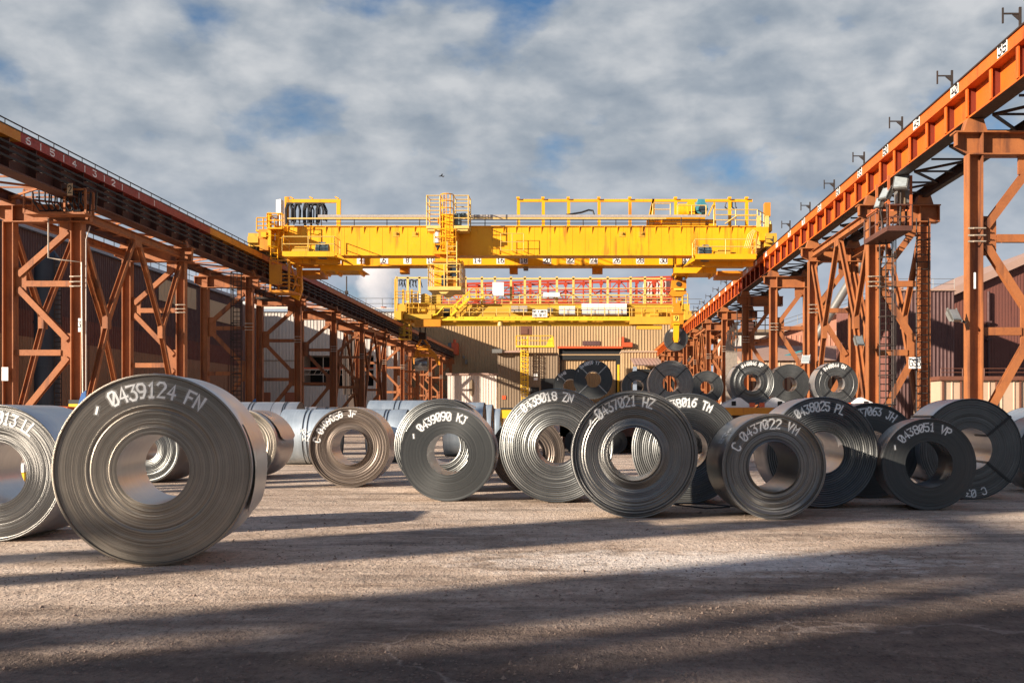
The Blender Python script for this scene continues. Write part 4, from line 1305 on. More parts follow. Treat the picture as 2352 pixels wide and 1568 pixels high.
    def cageside(m, f0, f1):
        x0, x1 = X(f0, YC), X(f1, YC)
        z0, z1 = Z(518, YC), Z(449, YC)
        m.box(x0, x1, YC, YC + 1.8, z0 - .22, z0)
        m.box(x0 + .1, x1 - .1, YC + .1, YC + 1.6, z0 - .40, z0 - .22)
        for y in (YC + .03, YC + 1.7):
            for x in (x0 + .04, x1 - .04): m.tube([(x, y, z0), (x, y, z1)], .045, 4)
            for k in range(1, 5):
                z = z0 + (z1 - z0) * k / 4
                m.tube([(x0, y, z), (x1, y, z)], .042, 4)
        for x in (x0 + .04, x1 - .04):
            for k in range(1, 5):
                z = z0 + (z1 - z0) * k / 4
                m.tube([(x, YC + .03, z), (x, YC + 1.7, z)], .042, 4)
    tr = single('hoist_trolley', Yw, lambda m: (m.box(X(1010, YC), X(1042, YC), YC + .2, YF - .05, Z(602, YC), Z(490, YC)),
                m.box(X(1008, YC), X(1060, YC), YC + .1, YF - .13, Z(605, YC), Z(596, YC)), m.box(X(1003, YC), X(1045, YC), YC + .6, YN2, T + .02, T + .5)), c)
    single('top_cage', 'rail_cream', lambda m: cageside(m, 979, 1012), tr)
    single('top_cage', 'rail_cream', lambda m: cageside(m, 1040, 1077), tr)
    def hoops(m):
        x, y = X(1026, YC), YC + .3
        for k in range(9):
            z = Z(446 + 16 * k, YC)
            m.tube([(x + .5 * math.cos(a), y - .55 * math.sin(a), z) for a in [math.pi * i / 8 for i in range(9)]], .045, 4)
        for a in (.2, .9, 1.57, 2.2, 2.9):
            m.tube([(x + .5 * math.cos(a), y - .55 * math.sin(a), Z(446, YC)), (x + .5 * math.cos(a), y - .55 * math.sin(a), Z(574, YC))], .03, 4)
        m.ladder((x, y, Z(600, YC)), (x, y, Z(446, YC)), .45, r=.03)
    single('caged_ladder', Yw, hoops, tr)
    single('cabinet', 'motor_blue', lambda m: (m.box(X(1043, YC), X(1056, YC), YC + .4, YC + 1.4, Z(516, YC), Z(488, YC)), m.box(X(1056, YC), X(1068, YC), YC + .6, YC + 1.4, Z(494, YC), Z(486, YC))), tr)
    single('air_tank', 'white_panel', lambda m: (m.cyl((X(1003, YC), YC + .5, Z(556, YC)), (X(1003, YC), YC + .5, Z(530, YC)), .28, 16)), tr)
    single('clamp_bracket', 'dark_steel', lambda m: m.prism([(X(997, YC), Z(558, YC)), (X(1010, YC), Z(558, YC)), (X(1003, YC), Z(574, YC))], 'y', YC + .3, YC + .8), tr)
    def lowplat(m):
        x0, x1, z = X(997, YC), X(1050, YC), Z(580, YC)
        m.box(x0, x1, YC - .3, YF - .14, z - .15, z)
        m.rail([(x0 + .1, YF - .4, z), (x0 + .1, YC - .25, z), (x1 - .05, YC - .25, z), (x1 - .05, YF - .4, z)], 1.8, .042, 2, 1.0)
    single('landing', Yw, lowplat, tr)
    single('landing_ladder', 'rail_cream', lambda m: m.ladder((X(1040, YC), YC - .45, Z(662, YC)), (X(1040, YC), YC - .45, Z(556, YC)), .75, r=.05, step=.4), tr)
    cb_ = single('operator_cab', 'crane_amber', lambda m: (m.box(X(997, YC), X(1029, YC), YC, YC + 2.0, Z(657, YC), Z(603, YC)), m.box(X(1029, YC), X(1049, YC), YC + .25, YC + 2.0, Z(657, YC), Z(603, YC)),
                 m.box(X(994, YC), X(1054, YC), YC - .2, YC + 2.2, Z(603, YC), Z(600, YC))), tr)
    single('cab_front', Yw, lambda m: m.box(X(998, YC), X(1028, YC), YC - .03, YC - .001, Z(656, YC), Z(606, YC)), cb_)
    single('cab_window', 'glass_dark', lambda m: m.box(X(1033, YC), X(1048, YC), YC + .20, YC + .249, Z(634, YC), Z(608, YC)), cb_)
    single('cab_door', 'glass_dark', lambda m: m.box(X(1014, YC), X(1026, YC), YC - .07, YC - .03, Z(656, YC), Z(632, YC)), cb_)
    def balcony(m):
        x0, x1, z = X(983, YC - .8), X(1059, YC - .8), Z(658, YC - .8)
        m.box(x0, x1, YC - .9, YC + 2.6, z - .28, z)
        m.prism([(x0 + .7, z - .28), (x1 - .8, z - .28), (x1 - 1.2, z - .55), (x0 + 1.0, z - .55)], 'y', YC - .7, YC + 2.4)
        m.rail([(x0 + .05, YC + 2.5, z), (x0 + .05, YC - .85, z), (x1 - .05, YC - .85, z), (x1 - .05, YC + 2.5, z)], 1.75, .045, 2, 1.0)
    single('cab_balcony', 'rail_cream', balcony, tr)
    # hoist winch trolley at the east end
    def winch(m):
        y0, y1 = 91.4, 97.0
        m.box(X(1489, y0), X(1640, y0), y0, y1, T + .15, T + .75)
        m.box(X(1520, y0), X(1618, y0), y0 - .6, y0, T + .05, T + .85)
        for f in (1493, 1532, 1608, 1635):
            m.box(X(f, y0) - .3, X(f, y0) + .3, y0 - .5, y0 - .02, T + .02, T + .6)
        m.box(X(1551, y0), X(1620, y0), y0 + .3, y0 + 2.0, T + .75, T + 1.2)
        m.cyl((X(1562, y0), y0 + 1.4, Z(478, y0)), (X(1598, y0), y0 + 1.4, Z(478, y0)), .62, 20)
        m.box(X(1580, y0), X(1597, y0), y0 + .3, y0 + 2.2, T + .75, Z(462, y0))
        for a, b in ((1486, 1500), (1490, 1500)):
            m.beam((X(a, y0), y0 - .3, T + .1), (X(b, y0), y0 - .3, Z(459, y0)), .16, .16)
        m.beam((X(1501, y0), y0 - .3, T + .1), (X(1501, y0), y0 - .3, Z(459, y0)), .15, .15)
        m.beam((X(1640, y0), y0 - .2, T + .1), (X(1640, y0), y0 - .2, Z(466, y0)), .15, .15)
        m.beam((X(1626, y0), y0 - .2, T + 1.0), (X(1637, y0), y0 - .2, Z(472, y0)), .3, .1)
    wn = single('winch_trolley', Yw, winch, c)
    single('hoist_motor', 'motor_teal', lambda m: (m.cyl((X(1611, 92), 91.6, Z(480, 92)), (X(1611, 92), 93.2, Z(480, 92)), .50, 24), m.prism([(X(1602, 92), Z(474, 92)), (X(1621, 92), Z(474, 92)), (X(1618, 92), Z(459, 92)), (X(1602, 92), Z(459, 92))], 'y', 91.7, 93.1)), wn)
    single('motor_cover', 'glass_dark', lambda m: (m.cyl((X(1611, 92), 91.45, Z(483, 92)), (X(1611, 92), 91.6, Z(483, 92)), .3, 18)), wn)
    single('winch_rail', 'rail_cream', lambda m: (m.rail([(X(1500, 91), 91.0, T + 1.0), (X(1540, 91), 91.0, T + 1.0)], .95, .04, 1, 3), m.rail([(X(1556, 91), 91.0, T + .9), (X(1622, 91), 91.0, T + .9)], .9, .04, 0, 1.2)), wn)
    # east end: rails, housing, mast
    def eend(m):
        y = YF - .3
        m.rail([(X(1640, y), y, T), (X(1740, y), y, T)], 1.25, .042, 2, 2.2)
        m.tube([(X(1665, y), y - .1, T + .1), (X(1692, y), y - .1, T + .75), (X(1735, y), y - .1, T + .75)], .05, 4)
        m.rail([(X(1740, y), y, T - .3), (X(1762, y), y + 1.5, T - .3)], 1.5, .045, 1, .8)
        m.rail([(X(1764, y), y + 1.2, Z(524, y)), (X(1776, y), y + 1.2, Z(524, y))], .75, .05, 2, .4)
        for f in (1742, 1762):
            m.box(X(f, y) - .13, X(f, y) + .13, y - .1, y + .2, 14.9, Z(496, y))
        for k in range(4):
            m.tube([(X(1708 + 4 * k, y), y - .35, Z(571, y)), (X(1717 + 4 * k, y), y - .35, Z(540, y)), (X(1728 + 2 * k, y), y - .35, Z(529 + k, y)), (X(1737, y), y - .3, Z(533, y))], .035, 4)
    single('end_railing', 'rail_cream', eend, c)
    single('end_housing', Yw, lambda m: (m.box(X(1744, 89.5), X(1761, 89.5), 89.4, 90.6, Z(552, 89.5), Z(536, 89.5)), m.box(X(1740, 89.5), X(1766, 89.5), 89.7, 91.4, Z(536, 89.5), Z(520, 89.5)),
           m.box(X(1766, 89.5), X(1776, 89.5), 90.0, 91, Z(528, 89.5), Z(512, 89.5))), c)
    single('end_mast', 'fascia_yellow', lambda m: m.box(X(1757, 92), X(1770, 92), 92, 92.8, Z(496, 92), Z(465, 92)), c)
    single('mast_post', Yd, lambda m: m.box(X(1762, 92), X(1766, 92), 92.2, 92.6, T - .6, Z(496, 92)), c)
    # rope falls under the winch
    ropes = []
    for f in (1547, 1552, 1568, 1573):
        for y in (93.2, 94.0):
            ropes.append((X(f, 93.6), y))
    single('hoist_rope', 'cable_black', lambda m: [m.tube([(x, y, Z(652, 93.6)), (x, y, T + .2)], .028, 4) for x, y in ropes] and None, c)
    return c
crane_one()

# hook block with C hook and the coil it carries
HY = 93.6
def c_hook():
    h = thing('coil_hook', 'amber C hook with yellow 9 plate lowered through the bore of a hanging coil', 'coil hook', (X(1555, HY), HY, Z(779, HY)))
    single('hook_block', 'crane_amber', lambda m: (m.box(X(1541, HY), X(1575, HY), HY - .6, HY + .6, Z(664, HY), Z(645, HY)), m.box(X(1551, HY), X(1566, HY), HY - .4, HY + .4, Z(645, HY), Z(636, HY)),
           m.prism([(X(1536, HY), Z(676, HY)), (X(1544, HY), Z(662, HY)), (X(1572, HY), Z(662, HY)), (X(1576, HY), Z(672, HY)), (X(1566, HY), Z(682, HY)), (X(1544, HY), Z(682, HY))], 'y', HY - .5, HY + .5)), h)
    single('sheave', 'dark_steel', lambda m: m.cyl((X(1557, HY), HY - .68, Z(654, HY)), (X(1557, HY), HY - .6, Z(654, HY)), .2, 16), h)
    single('cover_stripe', 'sign_yellow', lambda m: m.box(X(1546, HY), X(1570, HY), HY - .64, HY - .6, Z(668, HY), Z(664, HY)), h)
    single('shank', 'crane_amber', lambda m: (m.box(X(1545, HY), X(1552, HY), HY - .25, HY + .25, Z(702, HY), Z(680, HY)), m.tube([(X(1549, HY), HY, Z(700, HY)), (X(1556, HY), HY, Z(706, HY)), (X(1562, HY), HY, Z(699, HY)), (X(1561, HY), HY, Z(692, HY))], .16, 8)), h)
    single('hook_body', 'crane_amber', lambda m: (m.prism([(X(1546, HY), Z(718, HY)), (X(1548, HY), Z(696, HY)), (X(1560, HY), Z(696, HY)), (X(1565, HY), Z(718, HY))], 'y', HY - .3, HY + .3),
           m.box(X(1540, HY), X(1570, HY), HY - .5, HY + .5, Z(722, HY), Z(718, HY)), m.box(X(1541, HY), X(1569, HY), HY - .4, HY + .4, Z(745, HY), Z(722, HY)),
           m.box(X(1540, HY), X(1545, HY), HY - .55, HY + .1, Z(762, HY), Z(742, HY)), m.box(X(1562, HY), X(1567, HY), HY - .2, HY + .3, Z(758, HY), Z(745, HY))), h)
    p = single('number_plate', 'sign_yellow', lambda m: m.box(X(1546, HY), X(1559, HY), HY - .43, HY - .4, Z(738, HY), Z(725, HY)), h)
    flat_text('digits', 'sign_black', '9', (X(1552.5, HY), HY - .43, Z(731.5, HY)), (1, 0, 0), (0, 0, 1), .22, .32, .3, .035, p, .004)
    def arm(m):
        y = HY - .95
        m.prism([(X(1547, y), Z(745, y)), (X(1560, y), Z(745, y)), (X(1559, y), Z(775, y)), (X(1557, y), Z(786, y)), (X(1549, y), Z(786, y)), (X(1547, y), Z(774, y))], 'y', y, y + .3)
        m.box(X(1549, y), X(1557, y), y + .3, HY + .8, Z(786, y), Z(778, y))
        m.box(X(1546, y), X(1561, y), y, HY, Z(747, y), Z(742, y))
    single('carrying_arm', 'crane_yellow', arm, h)
c_hook()
wagon_like = coil('dark coil hanging in the air on the C hook of the near crane', X(1552, HY), HY - .55, 0.97, 0.33, 1.2, style='smooth', face='face_dark', sheet='sheet_dark', text='-044  KM', a0=-38, step=9.5, tr=.82, ch=.2,
     straps=(45, 135, -135), z=Z(779, HY) - .97, seed=70, segs=72, group='coils hanging from the cranes')

# ------------------------------------------------------------------ far yellow bridge crane
def crane_two():
    YF, YF2 = 163.0, 164.4
    YN, YN2 = 168.5, 169.9
    B, T = Z(737, YF), Z(698, YF)
    Yw, Yd = 'crane_yellow_dull', 'crane_yellow_dull'
    c = thing('bridge_crane', 'farther yellow bridge crane with white cabinets and a plate reading CMU 50 mt', 'bridge crane', (-5.6, 166, 14.7))
    xl, xr = X(912, YF), X(1568, YF)
    def gird(m, y0, y1):
        m.box(xl, xr, y0, y1, B + .3, T - .08)
        m.box(xl, xr, y0 - .15, y1 + .15, T - .08, T)
        m.box(xl, xr, y0 - .25, y1 + .15, B + .2, B + .3)
    single('girder', Yd, lambda m: gird(m, YF, YF2), c)
    single('girder', Yd, lambda m: gird(m, YN, YN2), c)
    def lowb(m):
        y = YF - 1.2
        m.box(X(985, y), X(1545, y), y, y + .12, Z(736, y), Z(727, y))
        m.box(X(985, y), X(1545, y), y + .12, YF - .26, Z(736, y), Z(735, y))
        m.box(X(1010, YF), X(1500, YF), YF - .1, YF + .6, Z(748, YF), Z(739, YF))
        n = 40
        for i in range(n):
            f = 1002 + (1535 - 1002) * i / n
            if i % 5: m.box(X(f, y), X(f + 9, y), y - .05, y - .001, Z(731, y), Z(728.5, y))
    single('walkway', 'yellow_bright', lowb, c)
    single('walkway_rail', 'rail_cream', lambda m: m.rail([(X(985, YF - 1.2), YF - 1.15, Z(727, YF)), (X(1545, YF - 1.2), YF - 1.15, Z(727, YF))], 1.1, .05, 1, 2.0), c)
    single('top_rail', 'rail_cream', lambda m: m.rail([(X(950, YF), YF, T), (X(1560, YF), YF, T)], 1.2, .05, 2, 2.5), c)
    # tall posts with their rail
    def posts(m):
        z = Z(637, YF)
        for f in (909, 935, 962, 989, 1013, 1068, 1106, 1136, 1173, 1205, 1240, 1279, 1317, 1356, 1396, 1449, 1482, 1520):
            if 985 < f < 1055: continue
            m.box(X(f, YF) - .16, X(f, YF) + .16, YF + .6, YF + .9, T - .6, z + .2)
        m.box(X(909, YF), X(985, YF), YF + .6, YF + .85, z - .1, z + .12)
        m.box(X(1060, YF), X(1530, YF), YF + .6, YF + .85, z - .22, z)
        m.box(X(1060, YF), X(1530, YF), YF + .6, YF + .8, Z(661, YF) - .05, Z(661, YF) + .05)
        m.box(X(1060, YF), X(1530, YF), YF + .6, YF + .8, Z(676, YF) - .05, Z(676, YF) + .05)
    single('festoon_frame', 'rail_cream', posts, c)
    def loops(m):
        for f in (919, 930, 944, 957):
            x, z = X(f, YF), Z(641, YF)
            for k in range(4):
                a = -1.0 + .65 * k
                m.tube([(x, YF + .7, z), (x + .5 * a, YF + .7, z - .15), (x + .75 * a, YF + .7, z - .85 - .1 * k)], .07, 4)
    single('hanging_cables', 'cable_black', loops, c)
    for f0, f1, a, b, mt, nm in ((944, 966, 674, 697, 'white_panel', 'cabinet'), (1131, 1157, 648, 679, 'white_panel', 'cabinet'), (1174, 1191, 702, 717, 'cable_grey', 'louvre_box'), (1193, 1211, 702, 717, 'cable_grey', 'louvre_box'),
                             (1284, 1321, 703, 722, 'white_panel', 'cabinet'), (1336, 1440, 697, 722, 'white_panel', 'cabinet'), (1248, 1286, 672, 682, 'white_panel', 'canopy'), (1257, 1270, 706, 718, 'lamp_grey', 'louvre_box')):
        def cabn(m):
            y = YF - .75
            m.box(X(f0, y), X(f1, y), y, YF - .16, Z(b, y), Z(a, y))
            if f1 - f0 > 30:
                n = int((f1 - f0) / 12)
                for i in range(n):
                    u = f0 + (f1 - f0) * (i + .5) / n
                    w = (f1 - f0) / n * .46
                    m.box(X(u - w, y), X(u + w, y), y - .05, y - .001, Z(b - 1, y), Z(a + 1, y))
        single(nm, mt, cabn, c)
    sp = single('name_plate', 'sign_white', lambda m: m.box(X(1223, YF - 1.4), X(1257, YF - 1.4), YF - 1.42, YF - 1.36, Z(730, YF), Z(713, YF)), c)
    flat_text('lettering', 'sign_black', 'PONT N 400 TSL'.replace('O', 'O').replace('S', 'S')[:10] + '7SL', (X(1240, YF), YF - 1.42, Z(717.5, YF)), (1, 0, 0), (0, 0, 1), .11, .30, .165, .024, sp, .01)
    flat_text('lettering', 'sign_black', 'CMU 50 MT', (X(1240, YF), YF - 1.42, Z(725.5, YF)), (1, 0, 0), (0, 0, 1), .14, .36, .21, .028, sp, .01)
    # end carriages and access steps
    for x in (-26.06, 15.06):
        single('end_carriage', Yd, lambda m: (m.box(x - .5, x + .5, 159, 173, 14.95, 16.2), m.box(x - .5, x + .5, 162, 171, 16.2, 17.5)), c)
        for y in (160.5, 171.5): single('wheel', 'dark_steel', lambda m: m.cyl((x - .12, y, 15), (x + .12, y, 15), .36, 14), c)
    def wtower(m):
        y = YF - 1.5
        m.ladder((X(934, y), y, Z(745, y)), (X(934, y), y, Z(672, y)), .75, r=.07, step=.5)
        for f in (907, 925, 945):
            m.box(X(f, y) - .13, X(f, y) + .13, y + .2, y + .5, 15, Z(640 if f == 907 else 664, y))
        m.rail([(X(907, y), y, Z(690, y)), (X(960, y), y, Z(690, y))], 1.3, .06, 2, 1.5)
        m.rail([(X(935, y), y - .6, Z(718, y)), (X(992, y), y - .6, Z(718, y))], 1.3, .06, 1, 1.5)
        m.box(X(930, y), X(992, y), y - .6, YF - .3, Z(733, y), Z(722, y))
        m.box(X(915, y), X(932, y), y - .2, y + .8, Z(715, y), Z(700, y))
        m.box(X(982, y), X(1000, y), y - .2, YF - .3, Z(725, y), Z(705, y))
        m.cyl((X(960, y), y - .2, Z(713, y)), (X(978, y), y - .2, Z(713, y)), .28, 12)
    single('end_access', 'crane_yellow_dull', wtower, c)
    single('drive_underside', 'crane_amber', lambda m: m.box(X(952, YF - 2), X(1012, YF - 2), YF - 2.1, YF - .4, Z(752, YF), Z(736, YF)), c)
    def cage2(m):
        y0, y1 = YF - 3.2, YF - 1.4
        x0, x1 = X(917, y0), X(940, y0)
        for x in (x0, x1):
            for y in (y0, y1): m.beam((x, y, Z(778, y0)), (x, y, Z(744, y0)), .16, .16)
        for t in range(4):
            z = Z(778 - 10 * t, y0)
            m.tube([(x0, y0, z), (x1, y0, z), (x1, y1, z), (x0, y1, z)], .07, 4, True)
        m.box(x0, x1, y0, y1, Z(779, y0), Z(777, y0))
        m.box(x0, x0 + .9, y0 - .05, y0, Z(772, y0), Z(750, y0))
    single('access_cage', 'crane_yellow_dull', cage2, c)
    def stairs(m):
        y = YF - 1.6
        a, b = (X(1035, y), Z(725, y)), (X(1078, y), Z(684, y))
        for dy in (0, .8):
            m.beam((a[0], y + dy, a[1]), (b[0], y + dy, b[1]), .1, .3)
            m.tube([(a[0], y + dy, a[1] + 1.0), (b[0], y + dy, b[1] + 1.0)], .06, 4)
            for t in (0, .33, .66, 1):
                p = (a[0] + (b[0] - a[0]) * t, y + dy, a[1] + (b[1] - a[1]) * t)
                m.tube([p, (p[0], p[1], p[2] + 1.0)], .05, 4)
        for i in range(10):
            t = (i + .5) / 10
            m.box(a[0] + (b[0] - a[0]) * t - .15, a[0] + (b[0] - a[0]) * t + .15, y, y + .8, a[1] + (b[1] - a[1]) * t - .03, a[1] + (b[1] - a[1]) * t + .03)
        m.box(b[0], X(1110, y), y - .1, YF, b[1] - .12, b[1])
        m.rail([(b[0], y, b[1]), (X(1110, y), y, b[1])], 1.1, .05, 1, 1)
        m.tube([(X(985, y), y - .3, Z(728, y)), (X(1005, y), y - .3, Z(722, y)), (X(1020, y), y - .3, Z(705, y)), (X(1043, y), y - .3, Z(705, y)), (X(1052, y), y - .3, Z(716, y))], .12, 5)
    single('stair', 'yellow_bright', stairs, c)
    def doors(m):
        for f in (1026, 1437):
            y = YF - .02
            m.prism([(X(f - 7, y), Z(727, y)), (X(f + 7, y), Z(727, y)), (X(f + 7, y), Z(708, y)), (X(f + 4, y), Z(703, y)), (X(f - 4, y), Z(703, y)), (X(f - 7, y), Z(708, y))], 'y', y - .04, y)
    single('doorway', 'void', doors, c)
    def sundries(m):
        y = YF + 2
        m.cyl((X(975, y), y, Z(688, y)), (X(975, y), y + 2, Z(688, y)), .9, 18)
        m.box(X(992, y), X(1012, y), y, y + 2, T - .3, Z(668, y))
        m.box(X(965, y), X(990, y), y, y + 2.5, T - .3, Z(694, y))
    single('winch_drum', 'crane_yellow_dull', sundries, c)
    def east(m):
        y = YF - 1
        m.box(X(1446, y), X(1560, y), y - .6, YF - .3, Z(745, y), Z(728, y))
        m.box(X(1480, y), X(1520, y), y - .3, YF - .3, Z(728, y), Z(712, y))
        m.rail([(X(1446, y), y - .55, Z(728, y)), (X(1560, y), y - .55, Z(728, y))], 1.3, .06, 1, 2)
        m.box(X(1546, y), X(1552, y), y, y + .4, 15.5, Z(662, y))
        m.box(X(1565, y), X(1570, y), y, y + .4, 16, Z(668, y))
        m.rail([(X(1556, y), y, Z(700, y)), (X(1580, y), y, Z(700, y))], 1.6, .07, 2, .8)
        m.box(X(1462, y), X(1520, y), y - .2, YF - .3, Z(756, y), Z(747, y))
        m.cyl((X(1492, y), y - .35, Z(724, y)), (X(1512, y), y - .35, Z(724, y)), .32, 12)
    single('end_access', 'crane_yellow_dull', east, c)
    for f in (1000, 1243, 1150):
        single('floodlight', 'rail_cream', lambda m: m.cyl((X(f, YF), YF - .6, Z(749 if f == 1150 else 741, YF)), (X(f, YF), YF - .6, Z(734, YF)), .42, 14, .3), c)
crane_two()
HY2 = 166.0
def c_hook2():
    h = thing('coil_hook', 'curved amber C hook below the far crane seen from its side', 'coil hook', (X(968, HY2), HY2, Z(835, HY2)))
    def body(m):
        P = [(975, 792), (984, 795), (1002, 812), (1010, 826), (1012, 838), (1004, 838), (1000, 826), (990, 812), (978, 806), (964, 806), (956, 815), (950, 812), (958, 800), (967, 794)]
        m.prism([(X(a, HY2), Z(b, HY2)) for a, b in P], 'y', HY2 - .3, HY2 + .3)
        for k in range(4):
            m.tube([(X(958 + 3 * k, HY2), HY2 - .35, Z(806 + k, HY2)), (X(950 + 2 * k, HY2), HY2 - .35, Z(822, HY2)), (X(953 + k, HY2), HY2 - .35, Z(836, HY2))], .12, 6)
        m.box(X(958, HY2), X(1004, HY2), HY2 - .35, HY2 + .35, Z(820, HY2), Z(813, HY2))
        m.beam((X(968, HY2), HY2, Z(778, HY2)), (X(958, HY2), HY2, Z(796, HY2)), .4, .3)
        m.beam((X(974, HY2), HY2, Z(778, HY2)), (X(988, HY2), HY2, Z(797, HY2)), .4, .3)
    single('hook_body', 'crane_amber', body, h)
    single('hook_block', 'dark_steel', lambda m: (m.box(X(963, HY2), X(979, HY2), HY2 - .6, HY2 + .6, Z(780, HY2), Z(764, HY2)), m.cyl((X(970, HY2), HY2 - .65, Z(772, HY2)), (X(970, HY2), HY2 + .65, Z(772, HY2)), .4, 14)), h)
    single('hoist_rope', 'cable_black', lambda m: [m.tube([(X(f, HY2), HY2 + dy, Z(766, HY2)), (X(f, HY2), HY2 + dy, 17.0)], .05, 4) for f in (965, 977) for dy in (-.4, .4)] and None, h)
c_hook2()
coil('dark coil hanging sideways under the far crane', X(983, HY2), HY2, 0.97, 0.36, 1.85, rz=90, style='smooth', face='face_dark', sheet='sheet_dark', z=Z(836, HY2) - .97, seed=71, segs=48, group='coils hanging from the cranes')
# ------------------------------------------------------------------ halls and sheds
def ribs_front(m, x0, x1, y, z0, z1, pitch=1.0, w=.16, d=.10):
    """upright ribbed sheeting facing the camera: one folded sheet"""
    n = max(1, int((x1 - x0) / pitch))
    vs, prof = [], []
    for i in range(n):
        a = x0 + (x1 - x0) * i / n
        p = (x1 - x0) / n
        prof += [(a, y), (a + p - w - .06, y), (a + p - w, y - d), (a + p - .06, y - d)]
    prof.append((x1, y))
    for u, v in prof: vs += [(u, v, z0), (u, v, z1)]
    m.add(vs, [(2 * k, 2 * k + 2, 2 * k + 3, 2 * k + 1) for k in range(len(prof) - 1)])
def ribs_side(m, x, y0, y1, z0, z1, pitch=.4, w=.14, d=.05, sgn=1):
    n = max(1, int((y1 - y0) / pitch))
    prof = []
    for i in range(n):
        a = y0 + (y1 - y0) * i / n
        p = (y1 - y0) / n
        prof += [(a, x), (a + p - w - .05, x), (a + p - w, x + d * sgn), (a + p - .05, x + d * sgn)]
    prof.append((y1, x))
    vs = []
    for u, v in prof: vs += [(v, u, z0), (v, u, z1)]
    m.add(vs, [(2 * k, 2 * k + 2, 2 * k + 3, 2 * k + 1) for k in range(len(prof) - 1)])

# long maroon shed along the west side
s = thing('long_shed', 'long maroon corrugated shed with a tan lower band behind the shaded runway', 'shed', (-46, 95, 0))
SY0, SY1, SX = 75.5, 132.5, -40.0
single('wall_core', 'clad_maroon', lambda m: m.box(SX - 14, SX - .1, SY0, SY1, 0, 14.8), s)
single('upper_cladding', 'clad_maroon', lambda m: ribs_side(m, SX, SY0, SY1, 9.1, 14.9, .38), s)
single('middle_cladding', 'clad_red', lambda m: ribs_side(m, SX + .04, SY0, SY1, 7.2, 9.12, .38), s)
single('lower_cladding', 'clad_tan', lambda m: ribs_side(m, SX + .02, SY0, SY1, 1.0, 7.22, .38), s)
single('plinth', 'brick_red', lambda m: m.box(SX - .1, SX + .1, SY0, SY1, 0, 1.02), s)
single('light_panel', 'clad_panel', lambda m: ribs_side(m, SX + .09, 106, 116.2, 12.4, 14.5, .38), s, label='pale translucent wall panel')
single('light_panel', 'clad_panel', lambda m: ribs_side(m, SX + .09, 118.5, 131, 11.8, 13.9, .38), s, label='pale translucent wall panel')
single('gutter', 'trim_blue', lambda m: m.box(SX - .1, SX + .35, SY0, SY1, 14.9, 15.2), s)
single('roof', 'clad_maroon', lambda m: m.prism([(SX - 14.3, 14.8), (SX + .2, 15.21), (SX - 7, 16.2)], 'y', SY0, SY1), s)
single('roof_rail', 'dark_steel', lambda m: m.rail([(SX + .1, SY0, 15.21), (SX + .1, SY1, 15.21)], 1.1, .03, 1, 2.0), s)
single('cladding_seam', 'brown_trim', lambda m: [m.box(SX, SX + .10, y - .06, y + .06, 1.0, 7.2) for y in range(64, 132, 9)] and None, s)
d = thing('dust_silo', 'dark blue upright duct with a side ladder in front of the long maroon shed', 'silo', (-38, 80, 0))
single('shell', 'blue_duct', lambda m: (m.cyl((-37.6, 79, 0), (-37.6, 79, 12.6), 0.85, 24), m.cyl((-37.6, 79, 12.6), (-37.6, 79, 13.4), .85, 24, .3), [m.cyl((-37.6, 79, z), (-37.6, 79, z + .12), .92, 24) for z in (2, 5, 8, 11)]), d)
single('ladder', 'dark_steel', lambda m: m.ladder((-36.55, 78.4, .2), (-36.55, 78.4, 12.8), .5, r=.04), d)

# grey hall at the back left of the yard
gy = 214.0
g = thing('grey_hall', 'grey ribbed industrial hall with a dark loading bay behind the shaded towers', 'hall', (-48, gy + 8, 0))
gx0, gx1, gz = X(540, gy), X(915, gy), Z(716, gy)
bx0, bx1, bz0, bz1 = X(690, gy), X(858, gy), Z(886, gy), Z(816, gy)
def gw(m):
    ribs_front(m, gx0, bx0, gy, 0, gz, .62, .14, .09)
    ribs_front(m, bx1, gx1, gy, 0, gz, .62, .14, .09)
    ribs_front(m, bx0, bx1, gy, bz1, gz, .62, .14, .09)
    ribs_front(m, bx0, bx1, gy, 0, bz0, .62, .14, .09)
single('ribbed_wall', 'clad_grey', gw, g)
single('wall_core', 'clad_grey', lambda m: (m.box(gx0, bx0, gy + .1, gy + 16, 0, gz), m.box(bx1, gx1, gy + .1, gy + 16, 0, gz), m.box(bx0, bx1, gy + 8, gy + 16, 0, gz), m.box(bx0, bx1, gy + .1, gy + 8, bz1, gz), m.box(bx0, bx1, gy + .1, gy + 8, 0, bz0)), g)
single('bay_lining', 'void', lambda m: m.box(bx0, bx1, gy + 7.9, gy + 7.99, bz0, bz1), g)
single('eave', 'trim_blue', lambda m: m.box(gx0 - .2, gx1 + .2, gy - .4, gy + .1, gz, gz + .55), g)
single('roof', 'clad_white', lambda m: m.prism([(gx0, gz + .01), (gx1, gz + .01), (gx1, gz + .7), (gx0, gz + 1.4)], 'y', gy + .2, gy + 16), g)
single('roof_rail', 'lamp_grey', lambda m: m.rail([(gx0, gy + .3, gz + .6), (gx1, gy + .3, gz + .6)], 2.0, .05, 1, 3.0), g)
single('wall_rail', 'clad_taupe', lambda m: (m.box(gx0, bx0, gy - .14, gy - .1, Z(829, gy), Z(827, gy)),), g)
single('brick_plinth', 'brick_red', lambda m: [m.box(X(a, gy), X(b, gy), gy - .2, gy - .1, 0, Z(901, gy)) for a, b in ((600, 622), (655, 690))] and None, g)
